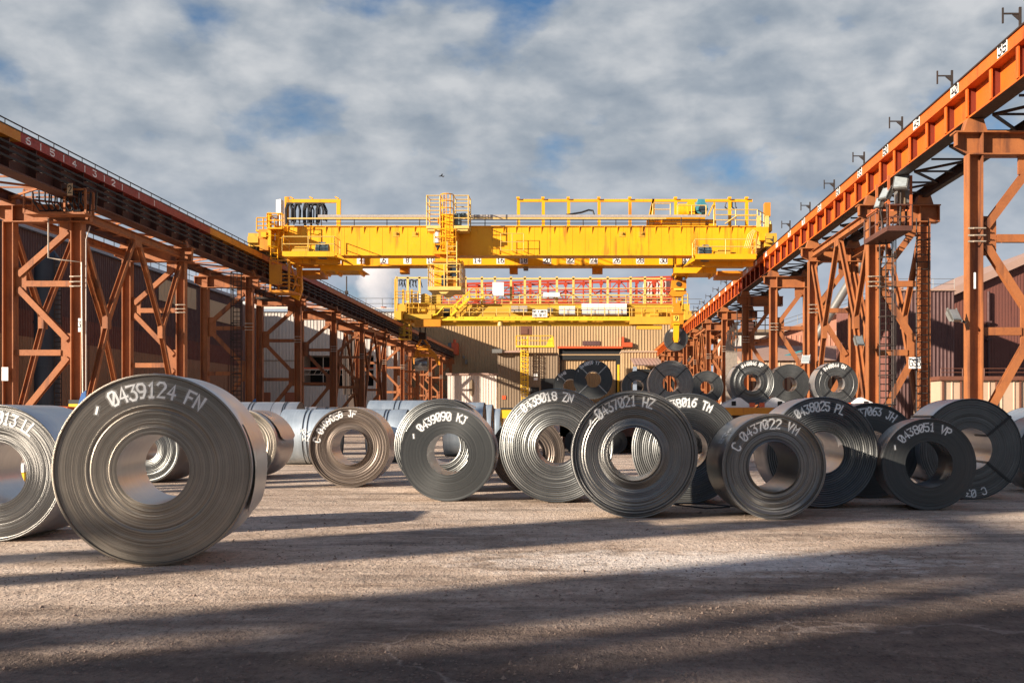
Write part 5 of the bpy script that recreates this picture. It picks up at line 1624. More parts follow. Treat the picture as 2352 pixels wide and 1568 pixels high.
single('conveyor', 'pipe_pale', lambda m: (m.box(bx0 + .2, bx1, gy + 1.5, gy + 1.7, Z(849, gy), Z(846.5, gy)), m.box(bx0 + .2, bx1, gy + 1.5, gy + 1.7, Z(860, gy), Z(858.5, gy)), m.box(bx0 + 1, bx1 - 4, gy + .6, gy + 1.7, Z(888, gy), Z(886, gy)),
       [m.beam((bx0 + i * 1.1, gy + 1.55, Z(859, gy)), (bx0 + i * 1.1 + .55, gy + 1.55, Z(848, gy)), .07, .07) for i in range(12)],
       [m.box(bx0 + i * 4.0, bx0 + i * 4.0 + .12, gy + 1.2, gy + 1.35, bz0, bz1) for i in range(1, 4)]), g)
single('conveyor_beam', 'equip_red', lambda m: m.box(bx0 + .2, bx1, gy + 1.4, gy + 1.75, Z(846, gy), Z(843, gy)), g)
single('vent_pipe', 'fascia_rust', lambda m: m.cyl((X(873, gy), gy + 4, gz), (X(873, gy), gy + 4, Z(700, gy)), .55, 14), g)
t = thing('storage_tank', 'white rounded tank top showing over the eave of the grey hall', 'tank', (X(580, 240), 246, 0))
single('tank_shell', 'white_panel', lambda m: (m.cyl((X(558, 240), 246, 0), (X(558, 240), 246, Z(690, 240)), 7, 32), m.cyl((X(558, 240), 246, Z(690, 240)), (X(558, 240), 246, Z(684, 240)), 7, 32, 2)), t)

# hoses and stained flue beside the loading bay
f = thing('stained_flue', 'bundle of soot dark hanging hoses and flue between the shaded towers', 'flue', (X(807, 172), 172, 0))
def flue(m):
    rr = random.Random(4)
    for i in range(16):
        fx = 789 + 2.3 * i
        y = 172 + rr.uniform(-.8, .8)
        m.tube([(X(fx, y), y, Z(906, y)), (X(fx + rr.uniform(-1, 1), y), y, Z(850, y)), (X(fx + rr.uniform(-1.5, 1.5), y), y, Z(790, y)), (X(fx * .4 + 807 * .6, y), y, Z(748 + rr.uniform(-5, 5), y))], rr.uniform(.09, .17), 6)
single('hoses', 'stack_dark', flue, f)
single('support_post', 'stack_dark', lambda m: (m.box(X(800, 172.8), X(814, 172.8), 172.9, 173.9, 0, Z(752, 172.8)), m.box(X(786, 172.8), X(828, 172.8), 172.5, 173.9, Z(748, 172.8), Z(744, 172.8))), f)

# big beige hall closing the yard
by = 232.0
h = thing('beige_hall', 'large beige ribbed hall closing the far end of the yard', 'hall', (-3, by + 12, 0))
hx0, hx1, hz = X(900, by), X(1612, by), Z(714, by)
dx0, dx1, dz = X(1284, by), X(1427, by), Z(800, by)
def bw(m):
    ribs_front(m, hx0, dx0, by, 0, hz, .58, .13, .11)
    ribs_front(m, dx1, hx1, by, 0, hz, .58, .13, .11)
    ribs_front(m, dx0, dx1, by, dz, hz, .58, .13, .11)
single('ribbed_wall', 'clad_beige', bw, h)
single('wall_core', 'clad_beige', lambda m: (m.box(hx0, dx0, by + .1, by + 24, 0, hz), m.box(dx1, hx1, by + .1, by + 24, 0, hz), m.box(dx0, dx1, by + .1, by + 24, dz, hz), m.box(dx0, dx1, by + 5, by + 24, 0, dz)), h)
single('eave', 'trim_blue', lambda m: m.box(hx0 - .2, hx1 + .2, by - .4, by + .1, hz, hz + .5), h)
single('roof_rail', 'lamp_grey', lambda m: m.rail([(hx0, by + .3, hz + .5), (hx1, by + .3, hz + .5)], 2.0, .05, 1, 3), h)
dr = single('loading_door', 'void', lambda m: (m.box(dx0, dx1, by + .4, by + .6, Z(813, by), dz), m.box(dx0, dx1, by + .4, by + .6, Z(826, by), Z(815.5, by)), m.box(dx0, dx0 + .5, by + .4, by + .6, 0, Z(826, by)), m.box(dx1 - 1.1, dx1, by + .4, by + .6, 0, Z(826, by))), h)
single('door_leaf', 'clad_beige', lambda m: (ribs_front(m, dx0 + .5, dx1 - 1.1, by + .9, 0, Z(826, by), .58), m.box(dx0, dx1, by + .3, by + .38, Z(815.5, by), Z(813, by))), dr)
single('lintel', 'equip_red', lambda m: (m.box(dx0 - .3, dx1 + .3, by - .6, by - .12, Z(800, by), Z(795.5, by)),), h)
single('lintel_box', 'equip_red', lambda m: (m.box(X(1428, by), X(1452, by), by - .9, by - .15, Z(797, by), Z(787, by)), m.box(X(1428, by), X(1433, by), by - .9, by - .2, Z(787, by), Z(774, by))), h)
single('hatch', 'clad_maroon', lambda m: m.box(X(1338, by), X(1378, by), by - .25, by - .13, Z(793, by), Z(783, by)), h)
single('door_railing', 'yellow_bright', lambda m: (m.rail([(dx0 + .3, by - 1.5, 0), (dx1 - .2, by - 1.5, 0)], 3.6, .12, 2, 3.0), m.box(X(1417, by), X(1422, by), by - 2.1, by - 1.8, 0, Z(838, by))), h)
single('wall_lamp', 'lamp_grey', lambda m: (m.box(X(1064, by), X(1068, by), by - .8, by - .12, Z(823, by), Z(817, by)), m.box(X(1069, by), X(1074, by), by - .9, by - .12, Z(836, by), Z(826, by))), h)
er = thing('service_hoist', 'red service hoist on the beige hall wall at the end of the shaded runway', 'hoist', (X(1043, 229), 229, Z(814, 229)))
single('body', 'equip_red', lambda m: (m.box(X(1037, 229), X(1051, 229), 229, 231.5, Z(814, 229), Z(787, 229)), m.cyl((X(1044, 229), 229.2, Z(787, 229)), (X(1044, 229), 229.2, Z(779, 229)), .3, 10)), er)
single('window', 'glass_dark', lambda m: m.box(X(1029, 229), X(1037, 229), 229.2, 231, Z(808, 229), Z(787, 229)), er)

# red gallery truss standing on the roof of the beige hall
ty = 240.0
tr = thing('gallery_truss', 'long red lattice gallery over the roof of the beige hall', 'truss gallery', (X(1280, ty), ty, hz))
x0, x1 = X(1012, ty), X(1545, ty)
def ch(m):
    for y in (ty, ty + 5):
        m.beam((x0, y, Z(654, ty)), (x1, y, Z(636, ty)), .35, .45)
        m.beam((x0, y, Z(672, ty)), (x1, y, Z(661, ty)), .22, .26)
        m.beam((x0, y, Z(692, ty)), (x1, y, Z(683, ty)), .3, .4)
        m.beam((x0, y, Z(697, ty)), (x1, y, Z(696, ty)), .25, .3)
single('chord', 'truss_red', ch, tr)
N = 13
for i in range(N + 1):
    u = i / N
    x = x0 + (x1 - x0) * u
    zt = Z(654 - 18 * u, ty)
    def col_(m):
        for y in (ty + .1, ty + 4.9):
            m.beam((x, y, Z(697, ty)), (x, y, zt), .32, .32, (0, 1, 0))
        m.box(x - .4, x + .4, ty - .16, ty - .05, zt - 1.2, zt - .4)
        m.box(x - .6, x + .3, ty - .16, ty - .05, Z(694, ty), Z(688, ty))
        m.beam((x, ty, zt + .1), (x, ty + 5, zt + .1), .25, .25)
        m.box(x - .2, x + .2, ty + .2, ty + .6, hz - .5, Z(697, ty))
    single('post', 'truss_red', col_, tr)
    if i < N:
        xn = x0 + (x1 - x0) * (i + 1) / N
        def dg(m):
            a, b = (x, xn) if i % 2 else (xn, x)
            m.beam((a, ty + .1, Z(690, ty)), (b, ty + .1, zt - .2), .22, .30, (0, 1, 0))
            m.beam((b, ty + 2.5, Z(690, ty)), (a, ty + 2.5, Z(664, ty)), .2, .3, (0, 1, 0))
            m.box((x + xn) / 2 - .13, (x + xn) / 2 + .13, ty + .2, ty + .4, Z(672, ty), zt - .1)
        single('diagonal', 'truss_red', dg, tr)
tb = thing('tower_block', 'grey gridded tower with a dark stack rising behind the far crane hook', 'tower building', (X(1510, 262), 262, 0))
def tblk(m):
    a, b, zt = X(1482, 262), X(1530, 262), Z(648, 262)
    for k in range(13):
        z = 14 + (zt - 14) * k / 12
        m.box(a, b, 262, 268, z, z + .5)
    for k in range(8):
        x = a + (b - a) * k / 7
        m.box(x - .2, x + .2, 261.9, 268.1, 0, zt)
single('frame', 'clad_white', tblk, tb)
single('infill', 'stack_dark', lambda m: m.box(X(1484, 262), X(1528, 262), 263.5, 267, 0, Z(652, 262)), tb)
single('stack', 'clad_maroon', lambda m: m.box(X(1531, 260), X(1548, 260), 260, 264, 0, Z(640, 260)), tb)

# small sheds in front of the beige hall
sy = 212.0
w = thing('white_shed', 'low dirty white corrugated shed with a soot smear', 'shed', (X(1095, sy), sy + 4, 0))
wx0, wx1, wz = X(1028, sy), X(1141, sy), Z(861, sy)
single('ribbed_wall', 'clad_white', lambda m: ribs_front(m, wx0, wx1, sy, 0, wz, .5, .12, .07), w)
single('wall_core', 'clad_white', lambda m: m.box(wx0, wx1, sy + .08, sy + 16, 0, wz), w)
single('roof_edge', 'roof_pink', lambda m: m.box(wx0 - .3, wx1 + .3, sy - .3, sy + 16, wz, wz + .35), w)
single('annex', 'clad_white', lambda m: (m.box(wx1, X(1160, sy), sy + .6, sy + 8, 0, Z(892, sy)), m.box(wx1, X(1160, sy), sy + .4, sy + 8, Z(892, sy), Z(889, sy))), w)
single('soot_smear', 'clad_taupe', lambda m: m.prism([(X(1084 + 6 * math.sin(a), sy), Z(890 - 20 * math.cos(a), sy)) for a in [2 * math.pi * i / 16 for i in range(16)]], 'y', sy - .085, sy - .075), w)
ky = 206.0
k_ = thing('brown_shed', 'grey brown corrugated shed with two small white notices beside the yellow ladder', 'shed', (X(1210, ky), ky + 5, 0))
kx0, kx1, kz = X(1143, ky), X(1281, ky), Z(810, ky)
single('ribbed_wall', 'clad_taupe', lambda m: ribs_front(m, kx0, kx1, ky, 0, kz, .5, .12, .08), k_)
single('wall_core', 'clad_taupe', lambda m: m.box(kx0, kx1, ky + .1, ky + 22, 0, kz), k_)
single('roof_edge', 'roof_pink', lambda m: m.prism([(kx0 - .4, kz), (X(1205, ky), kz), (X(1205, ky), kz + .5), (kx0 + 2, kz + .3)], 'y', ky - 1.2, ky + 22), k_)
single('roof_lamp', 'lamp_grey', lambda m: m.box(kx0 - .9, kx0 + .9, ky - 1.5, ky - .5, kz - .1, kz + .6), k_)
single('notice', 'sign_white', lambda m: (m.box(X(1226, ky), X(1235, ky), ky - .13, ky - .1, Z(864, ky), Z(858, ky)), m.box(X(1226, ky), X(1235, ky), ky - .13, ky - .1, Z(873, ky), Z(867, ky))), k_)
single('warning_sign', 'equip_red', lambda m: (m.box(X(1153, ky), X(1162, ky), ky - .13, ky - .1, Z(917, ky), Z(908, ky)),), k_)
single('doorway', 'void', lambda m: (m.box(X(1219, ky), X(1238, ky), ky - .12, ky - .09, 0, Z(889, ky)), m.box(X(1243, ky), X(1283, ky), ky - .12, ky - .09, 0, Z(869, ky))), k_)
yl = thing('access_platform', 'bright yellow platform with a caged ladder on the brown shed', 'platform', (X(1205, ky), ky - 1.5, 0))
def ylad(m):
    y = ky - 1.4
    m.ladder((X(1205, y), y, 0), (X(1205, y), y, Z(774, y)), 1.0, r=.09, step=.5)
    for i in range(9):
        z = Z(806 + 12 * i, y)
        x = X(1205, y)
        m.tube([(x - .75, y, z), (x - .6, y - .7, z), (x, y - 1.0, z), (x + .6, y - .7, z), (x + .75, y, z)], .07, 4)
    for dx in (-.7, 0, .7): m.tube([(X(1205, y) + dx, y - (.4 if dx else 1.0), Z(804, y)), (X(1205, y) + dx, y - (.4 if dx else 1.0), Z(905, y))], .06, 4)
single('caged_ladder', 'yellow_bright', ylad, yl)
single('deck', 'yellow_bright', lambda m: (m.box(X(1187, ky), X(1274, ky), ky - 2.6, ky - .2, Z(799, ky), Z(795, ky)), m.prism([(X(1255, ky), Z(795, ky)), (X(1274, ky), Z(795, ky)), (X(1272, ky), Z(774, ky)), (X(1262, ky), Z(780, ky))], 'y', ky - 2.5, ky - 2.3)), yl)
single('guard_rail', 'yellow_bright', lambda m: m.rail([(X(1187, ky), ky - .4, Z(795, ky)), (X(1187, ky), ky - 2.5, Z(795, ky)), (X(1270, ky), ky - 2.5, Z(795, ky))], 1.75, .07, 1, 2.0), yl)
single('cab', 'brown_trim', lambda m: (m.box(X(1196, ky), X(1222, ky), ky - 1.2, ky + 1, Z(770, ky), Z(748, ky)), m.box(X(1197, ky), X(1213, ky), ky - 1.3, ky - 1.21, Z(768, ky), Z(755, ky))), yl)
# lean-to at the right of the loading door
ly = 216.0
l = thing('lean_to_shed', 'lean-to with a sloping pink sheet roof over a dark opening', 'shed', (X(1530, ly), ly + 3, 0))
single('back_wall', 'clad_beige', lambda m: (ribs_front(m, X(1430, ly), X(1632, ly), ly + 3.9, 0, Z(806, ly), .55), m.box(X(1430, ly), X(1632, ly), ly + 4, ly + 12, 0, Z(806, ly))), l)
single('top_trim', 'clad_cream', lambda m: m.box(X(1428, ly), X(1634, ly), ly + 3.6, ly + 12, Z(806, ly), Z(803, ly)), l)
def lroof(m):
    a, b = Z(820, ly), Z(839, ly)
    ax0, ax1, bx0_, bx1_ = X(1450, ly), X(1624, ly), X(1456, ly), X(1638, ly)
    n = 46
    vs = []
    for i in range(n + 1):
        u = i / n
        d_ = .045 if i % 2 else 0
        vs += [(ax0 + (ax1 - ax0) * u, ly + 3.7, a + d_), (bx0_ + (bx1_ - bx0_) * u, ly - 1.5, b + d_)]
    m.add(vs, [(2 * i, 2 * i + 1, 2 * i + 3, 2 * i + 2) for i in range(n)])
    m.add([(p[0], p[1], p[2] - .15) for p in vs], [(2 * i, 2 * i + 2, 2 * i + 3, 2 * i + 1) for i in range(n)])
single('roof', 'roof_pink', lroof, l)
single('post', 'trim_blue', lambda m: (m.box(X(1453, ly), X(1462, ly), ly - 1.2, ly - .8, 0, Z(842, ly)), m.box(X(1628, ly), X(1632, ly), ly - 1.2, ly - .8, 0, Z(842, ly))), l)
single('dark_opening', 'void', lambda m: m.box(X(1463, ly), X(1628, ly), ly + 3.4, ly + 3.6, 0, Z(846, ly)), l)

# ------------------------------------------------------------------ east side buildings
def front_hall(name, lab, cat, f0, f1, top, y, mat, depth, pitch=.7, parts=()):
    r = thing(name, lab, cat, ((X(f0, y) + X(f1, y)) / 2, y + depth / 2, 0))
    x0, x1, z = X(f0, y), X(f1, y), Z(top, y)
    single('ribbed_wall', mat, lambda m: ribs_front(m, x0, x1, y, 0, z, pitch, .12, .06), r)
    single('wall_core', mat, lambda m: m.box(x0, x1, y + .08, y + depth, 0, z), r)
    return r, x0, x1, z
r, x0, x1, z = front_hall('maroon_block', 'dark maroon corrugated block behind the nearest sunlit tower', 'shed', 2046, 2192, 668, 95.0, 'clad_maroon', 20, .3)
single('roof_edge', 'roof_pink', lambda m: m.box(x0 - .15, x1 + .15, 94.8, 115, z, z + .12), r)
single('roof_rail', 'lamp_grey', lambda m: m.rail([(x0, 95, z + .12), (x1, 95, z + .12)], .9, .02, 1, 2), r)
single('side_sheet', 'clad_red', lambda m: ribs_side(m, x0 - .02, 95.05, 115, 0, z - .01, .5, sgn=-1), r)
gbl = thing('gabled_hall', 'red brown hall with a pale sloping roof edge at the picture side', 'hall', (X(2330, 108), 118, 0))
gy2 = 108.0
def gable(m):
    m.prism([(X(2100, gy2), 0), (X(2620, gy2), 0), (X(2620, gy2), Z(575, gy2)), (X(2440, gy2), Z(568, gy2)), (X(2100, gy2), Z(718, gy2))], 'y', gy2, gy2 + 30)
single('gable_wall', 'clad_red', gable, gbl)
single('wall_ribs', 'clad_red', lambda m: [m.box(X(f_, gy2), X(f_ + 2, gy2), gy2 - .03, gy2 - .01, 0, Z(718 - (f_ - 2100) * .441, gy2) - .1) for f_ in range(2110, 2440, 7)] and None, gbl)
def gro(m):
    a, b, c_ = (X(2085, gy2), Z(724, gy2)), (X(2440, gy2), Z(567.4, gy2)), (X(2620, gy2), Z(574, gy2))
    m.prism([a, b, (b[0], b[1] + .75), (a[0], a[1] + .75)], 'y', gy2 - .7, gy2 + 31)
single('roof', 'roof_pink', gro, gbl)
single('drain_pipe', 'clad_maroon', lambda m: (m.cyl((X(2268, gy2), gy2 - .3, 0), (X(2268, gy2), gy2 - .3, Z(670, gy2)), .14, 8), m.box(X(2262, gy2), X(2274, gy2), gy2 - .5, gy2 - .1, Z(742, gy2), Z(738, gy2)), m.box(X(2262, gy2), X(2274, gy2), gy2 - .5, gy2 - .1, Z(782, gy2), Z(778, gy2))), gbl)
r, x0, x1, z = front_hall('tan_annex', 'low tan walled annex with dark posts in front of the maroon block', 'shed', 2161, 2560, 873, 86.0, 'clad_cream', 7, .9)
single('coping', 'brown_trim', lambda m: m.box(x0 - .2, x1, 85.7, 93, z, z + .3), r)
single('roof_rail', 'brown_trim', lambda m: m.rail([(x0, 86, z + .3), (x1, 86, z + .3)], .6, .03, 1, 1.6), r)
single('wall_post', 'brown_trim', lambda m: [m.box(X(f_, 86), X(f_ + 4, 86), 85.85, 85.93, 0, z) for f_ in (2163, 2204, 2285, 2340, 2400)] and None, r)
r, x0, x1, z = front_hall('salmon_hall', 'salmon pink corrugated hall with a sloping roof seen between the sunlit towers', 'hall', 1784, 2075, 770, 140.0, 'clad_salmon', 30, .6)
single('gable', 'clad_salmon', lambda m: m.prism([(x0, z), (x1, z), (x1, Z(660, 140)), (X(2010, 140), Z(690, 140))], 'y', 140, 170), r)
single('roof', 'roof_pink', lambda m: m.prism([(x0 - .5, z - .05), (X(2010, 140), Z(690, 140)), (x1, Z(660, 140)), (x1, Z(655, 140)), (X(2010, 140), Z(685, 140)), (x0 - .5, z + .3)], 'y', 139.4, 171), r)
single('roof_rail', 'lamp_grey', lambda m: m.rail([(x0 + 1, 141, z + 1.0), (X(2000, 140), 141, Z(688, 140))], 1.0, .03, 1, 2), r)
r, x0, x1, z = front_hall('cream_store', 'low cream store building behind the sunlit towers', 'shed', 1700, 2010, 828, 128.0, 'clad_cream', 8, 1.4)
single('roof', 'roof_pink', lambda m: m.prism([(127.6, z), (136.5, z), (136.5, z + 2.2)], 'x', x0, x1), r)
r, x0, x1, z = front_hall('slatted_fence', 'slatted brown and cream fence below the sunlit towers', 'fence', 1680, 2150, 853, 118.0, 'clad_cream', .3, .62)
single('top_rail', 'brown_trim', lambda m: m.box(x0, x1, 117.7, 118.4, z, z + .32), r)
single('slat', 'brown_trim', lambda m: [m.box(x0 + .62 * i, x0 + .62 * i + .2, 117.8, 117.9, 0, z) for i in range(int((x1 - x0) / .62))] and None, r)
r, x0, x1, z = front_hall('grey_block', 'pale grey windowless block far behind the sunlit runway', 'hall', 1672, 1766, 763, 196.0, 'clad_grey', 20, 2.0)
single('roof_edge', 'clad_taupe', lambda m: m.box(x0 - .2, x1 + .2, 195.6, 216, z, z + .5), r)
cv = thing('inclined_conveyor', 'dark inclined pipe conveyor over the cream store', 'conveyor', (X(1862, 132), 132, 0))
single('pipe', 'lamp_grey', lambda m: m.cyl((X(1838, 132), 131, Z(830, 132)), (X(2010, 132), 131, Z(545, 132)), .5, 12), cv)
single('support', 'motor_teal', lambda m: (m.beam((X(1868, 131), 131, Z(835, 131)), (X(1868, 131), 131, Z(782, 131)), .25, .25), m.beam((X(1800, 131), 130.6, Z(818, 131)), (X(1876, 131), 130.6, Z(795, 131)), .2, .2)), cv)

# ------------------------------------------------------------------ fittings on the towers
def caged_ladder(lab, x, y, z0, z1, dirn, mat='dark_steel'):
    r = thing('caged_ladder', lab, 'ladder', (x, y, z0))
    single('rungs', mat, lambda m: m.ladder((x, y, z0), (x, y, z1), .62, (1, 0, 0), .33, .035), r)
    def hp(m):
        n = int((z1 - z0 - 2.0) / 1.3)
        for i in range(n + 1):
            z = z0 + 2.0 + (z1 - z0 - 2.0) * i / n
            m.tube([(x - .38, y, z), (x - .40, y - .35 * dirn, z), (x - .2, y - .72 * dirn, z), (x + .2, y - .72 * dirn, z), (x + .40, y - .35 * dirn, z), (x + .38, y, z)], .035, 4)
        for dx, dy in ((-.40, .35), (-.2, .72), (.2, .72), (.40, .35)):
            m.tube([(x + dx, y - dy * dirn, z0 + 2.0), (x + dx, y - dy * dirn, z1)], .028, 4)
    single('safety_cage', mat, hp, r)
caged_ladder('tall dark caged ladder beside the sunlit tower that carries the floodlights', X(2035, 56.5), 56.5, .1, 10.9, 1)
caged_ladder('dark caged ladder on the third shaded tower', X(545, 86.6), 86.6, .1, 12.5, 1)
caged_ladder('rusty caged ladder far down the shaded runway', X(932, 177), 177, .1, 11.5, 1, 'tower_orange')
lad = thing('column_ladder', 'rung ladder fixed up the outer column of the sunlit tower with the GS5 sign', 'ladder', (X(2120, 57.2), 57.2, 0))
single('rungs', 'dark_steel', lambda m: m.ladder((X(2119, 57.2), 57.2, .1), (X(2119, 57.2), 57.2, 11.6), .62, (1, 0, 0), .36, .03), lad)

fp = thing('floodlight_platform', 'railed steel platform hung below the sunlit girder', 'platform', (X(2040, 56), 56, 10.9))
px0, px1, py0, py1, pz = 14.45, 15.6, 53.0, 57.4, 10.36
single('deck', 'dark_web', lambda m: (m.box(px0, px1, py0, py1, pz - .08, pz), m.box(px0, px1, py0 - .03, py0, pz - .08, pz + .16), m.box(px0 - .03, px0, py0, py1, pz - .08, pz + .16)), fp)
single('guard_rail', 'dark_web', lambda m: m.rail([(px0, py1, pz), (px0, py0, pz), (px1, py0, pz), (px1, py1, pz)], 1.15, .035, 1, 1.0), fp)
for x_, y_ in ((px0 + .05, py0 + .05), (px0 + .05, py0 + 2.2), (px1 - .05, py0 + .05)):
    single('hanger', 'fascia_rust', lambda m: m.beam((x_, y_, pz), (x_, y_, GB - .01), .11, .11), fp)
single('kick_bar', 'fascia_rust', lambda m: (m.beam((px0, py0 + .1, pz + 1.3), (px0, py1 - .5, pz + 1.3), .07, .07), m.beam((px1, py0 + .1, pz + .9), (px0 + .1, py1 - 1, pz + 1.5), .07, .07)), fp)
def flood(lab, loc, rz, tilt, s=1.0, arm=None, mat='lamp_grey'):
    r = thing('floodlight', lab, 'floodlight', loc, 0, 'floodlights')
    rot = Matrix.Rotation(R_(rz), 4, 'Z') @ Matrix.Rotation(R_(tilt), 4, 'X')
    def tf(m):
        m.v = [tuple(rot @ Vector(p) + Vector(loc)) for p in m.v]
    def hous(m):
        m.prism([(-.30 * s, -.22 * s), (.30 * s, -.22 * s), (.42 * s, .0), (.42 * s, .12 * s), (-.42 * s, .12 * s), (-.42 * s, 0)], 'x', -.36 * s, .36 * s)
        m.v = [(p[0], -p[2], p[1]) for p in m.v]
        m.box(-.36 * s, -.33 * s, -.15 * s, .0, -.5 * s, .5 * s)
        m.box(.33 * s, .36 * s, -.15 * s, .0, -.5 * s, .5 * s)
        tf(m)
    single('housing', mat, hous, r)
    single('lens', 'lamp_glass', lambda m: (m.box(-.31 * s, .31 * s, -.16 * s, -.125 * s, -.36 * s, .36 * s), tf(m)), r)
    if arm: single('arm', 'dark_steel', lambda m: m.tube([loc, arm], .05, 6), r)
flood('big grey floodlight on the platform under the sunlit girder', (15.05, 52.9, 12.5), -28, -34, .95, (15.1, 53.3, 10.4))
flood('middle floodlight on the platform, tilted down beside the big one', (14.42, 53.2, 12.05), -62, -30, .75, (14.6, 53.5, 10.4))
flood('small round floodlight nearest the tower edge on the platform', (14.2, 53.6, 11.7), -70, -20, .6, (14.5, 53.9, 10.4))
single_box = thing('control_box', 'tan control box behind the big floodlight on the platform', 'control box', (15.4, 54, 12.0))
single('box_body', 'lamp_grey', lambda m: m.box(15.05, 15.75, 53.5, 54.1, 11.7, 12.3), single_box)
single('box_lid', 'clad_taupe', lambda m: m.box(15.08, 15.4, 53.45, 53.499, 11.6, 12.25), single_box)
for lx in (15.1, 15.5):
    single('leg', 'dark_web', lambda m: m.box(lx, lx + .07, 53.7, 53.77, 10.37, 11.7), single_box)
flood('floodlight on an arm from the nearest sunlit tower', tuple(at(2191, 725, 42.5)), 25, -32, .62, tuple(at(2219, 742, 42.5)))
flood('floodlight halfway up the second sunlit tower', tuple(at(1973, 783, 57)), 20, -25, .62, tuple(at(1985, 790, 57.3)))
flood('white floodlight low on the third sunlit tower', tuple(at(1851, 826, 72)), -25, -35, .7, tuple(at(1862, 832, 72.6)), 'white_panel')
gs = thing('gantry_sign', 'white sign reading GS5 on the second sunlit tower', 'sign', tuple(at(2101, 833, 57.0)))
sx0, sx1, sz0, sz1 = X(2088, 57), X(2115, 57), Z(846, 57), Z(820, 57)
single('sign_plate', 'sign_white', lambda m: m.box(sx0, sx1, 57.0, 57.05, sz0, sz1), gs)
flat_text('lettering', 'sign_black', 'GS5', ((sx0 + sx1) / 2, 57.0, (sz0 + sz1) / 2), (1, 0, 0), (0, 0, 1), .145, .37, .195, .021, gs, .004)
wp = thing('notice_plate', 'white notice plate high on the nearest sunlit tower', 'sign', (15, 42, 7))
single('plate', 'sign_white', lambda m: m.box(14.73, 14.80, 42.17, 42.20, Z(663, 42.2), Z(626, 42.2)), wp)
wp2 = thing('notice_plate', 'blank white plate on the outer column of the nearest shaded tower', 'sign', (-29.5, 57.6, 3))
single('plate', 'sign_white', lambda m: m.box(X(4, 57.6), X(19, 57.6), 57.58, 57.62, Z(874, 57.6), Z(843, 57.6)), wp2)
wp3 = thing('notice_plate', 'small white plate marked 3 on the inner column of the nearest shaded tower', 'sign', (-25.7, 57.6, 7))
single('plate', 'sign_white', lambda m: m.box(X(180, 57.6), X(186, 57.6), 57.58, 57.62, Z(762, 57.6), Z(731, 57.6)), wp3)
flat_text('lettering', 'sign_black', '3', (X(183, 57.6), 57.58, Z(745, 57.6)), (1, 0, 0), (0, 0, 1), .09, .3, .1, .02, wp3, .004)
# east tower three: knot of cables
kn = thing('cable_bundle', 'tangled pale conduits on a tower far along the sunlit runway', 'pipes', (X(1683, 103), 103, 5))
def knot(m):
    rr = random.Random(8)
    for i in range(12):
        f_ = 1668 + 2.2 * i
        m.tube([(X(f_, 102.6), 102.6, .2), (X(f_, 102.6), 102.6, Z(800 + rr.uniform(-20, 20), 102.6)), (X(f_ + rr.uniform(-6, 6), 102.6), 102.6, Z(770 + rr.uniform(-12, 12), 102.6)), (X(1688 + rr.uniform(-14, 14), 102.6), 102.4, Z(745 + rr.uniform(-8, 8), 102.6))], .05, 5)
single('conduits', 'pipe_pale', knot, kn)
sp_ = thing('service_platform', 'railed walkway with a dark cabinet on a far sunlit tower', 'platform', (X(1740, 118), 118, 10))
single('deck', 'dark_steel', lambda m: (m.box(X(1690, 118), X(1775, 118), 117, 119.5, Z(768, 118), Z(764, 118)), m.rail([(X(1690, 118), 117, Z(764, 118)), (X(1775, 118), 117, Z(764, 118))], 2.2, .05, 2, 1.0)), sp_)
single('cabinet', 'dark_web', lambda m: m.box(X(1718, 118), X(1738, 118), 117.6, 118.6, Z(764, 118), Z(738, 118)), sp_)
sp2 = thing('service_platform', 'railed walkway on the fourth shaded tower', 'platform', (X(610, 101), 101, 11))
single('deck', 'dark_steel', lambda m: (m.box(X(598, 101), X(640, 101), 99.5, 102, Z(690, 101), Z(686, 101)), m.rail([(X(598, 101), 102, Z(686, 101)), (X(598, 101), 99.6, Z(686, 101)), (X(640, 101), 99.6, Z(686, 101)), (X(640, 101), 102, Z(686, 101))], 1.2, .05, 1, 1.0)), sp2)

# ------------------------------------------------------------------ the rail wagon under the strapped coils
wg_ = thing('rail_wagon', 'yellow framed wagon with white V shaped coil saddles', 'wagon', (X(1700, WY), WY, 0), 0)
wx0, wx1 = X(1270, WY), X(1990, WY)
zt, zb = Z(936, WY), Z(953, WY)
single('side_beam', 'fascia_yellow', lambda m: (m.box(wx0, wx1, WY - 1.25, WY - 1.1, zb, zt), m.box(wx0, wx1, WY + 9.0, WY + 9.15, zb, zt)), wg_)
single('deck', 'dark_steel', lambda m: m.box(wx0, wx1, WY - 1.1, WY + 9.0, zb + .05, zb + .13), wg_)
for f_ in (1452, 1541, 1640, 1728, 1818, 1921):
    pass
cent = [1362, 1541, 1728, 1921]
for a in cent:
    for sgn in (-1, 1):
        xx = X(a, WY)
        def sad(m, ya):
            m.prism([(xx + sgn * .12, zt), (xx + sgn * 1.5, zt), (xx + sgn * 1.45, zt + .10), (xx + sgn * .78, zt + .42), (xx + sgn * .66, zt + .40)], 'y', ya, ya + .3)
        single('saddle', 'white_panel', lambda m: sad(m, WY - .2), wg_)
        sd = single('saddle', 'white_panel', lambda m: sad(m, WY - 1.2), wg_)
        single('saddle_pad', 'equip_red', lambda m: m.box(xx + sgn * .2 - .1, xx + sgn * .2 + .12, WY - 1.24, WY - 1.201, zt + .02, zt + .2), sd)
        single('lashing_slot', 'void', lambda m: m.box(xx + sgn * .95 - .09, xx + sgn * .95 + .09, WY - 1.22, WY - 1.203, zt + .08, zt + .26), sd)
for a in range(8):
    xx = wx0 + 1.0 + (wx1 - wx0 - 2) * a / 7
    single('wheel', 'rubber', lambda m: (m.cyl((xx, WY - 1.0, .5), (xx, WY - .6, .5), .5, 24), m.cyl((xx, WY - 1.05, .5), (xx, WY - 1.0, .5), .22, 14)), wg_)
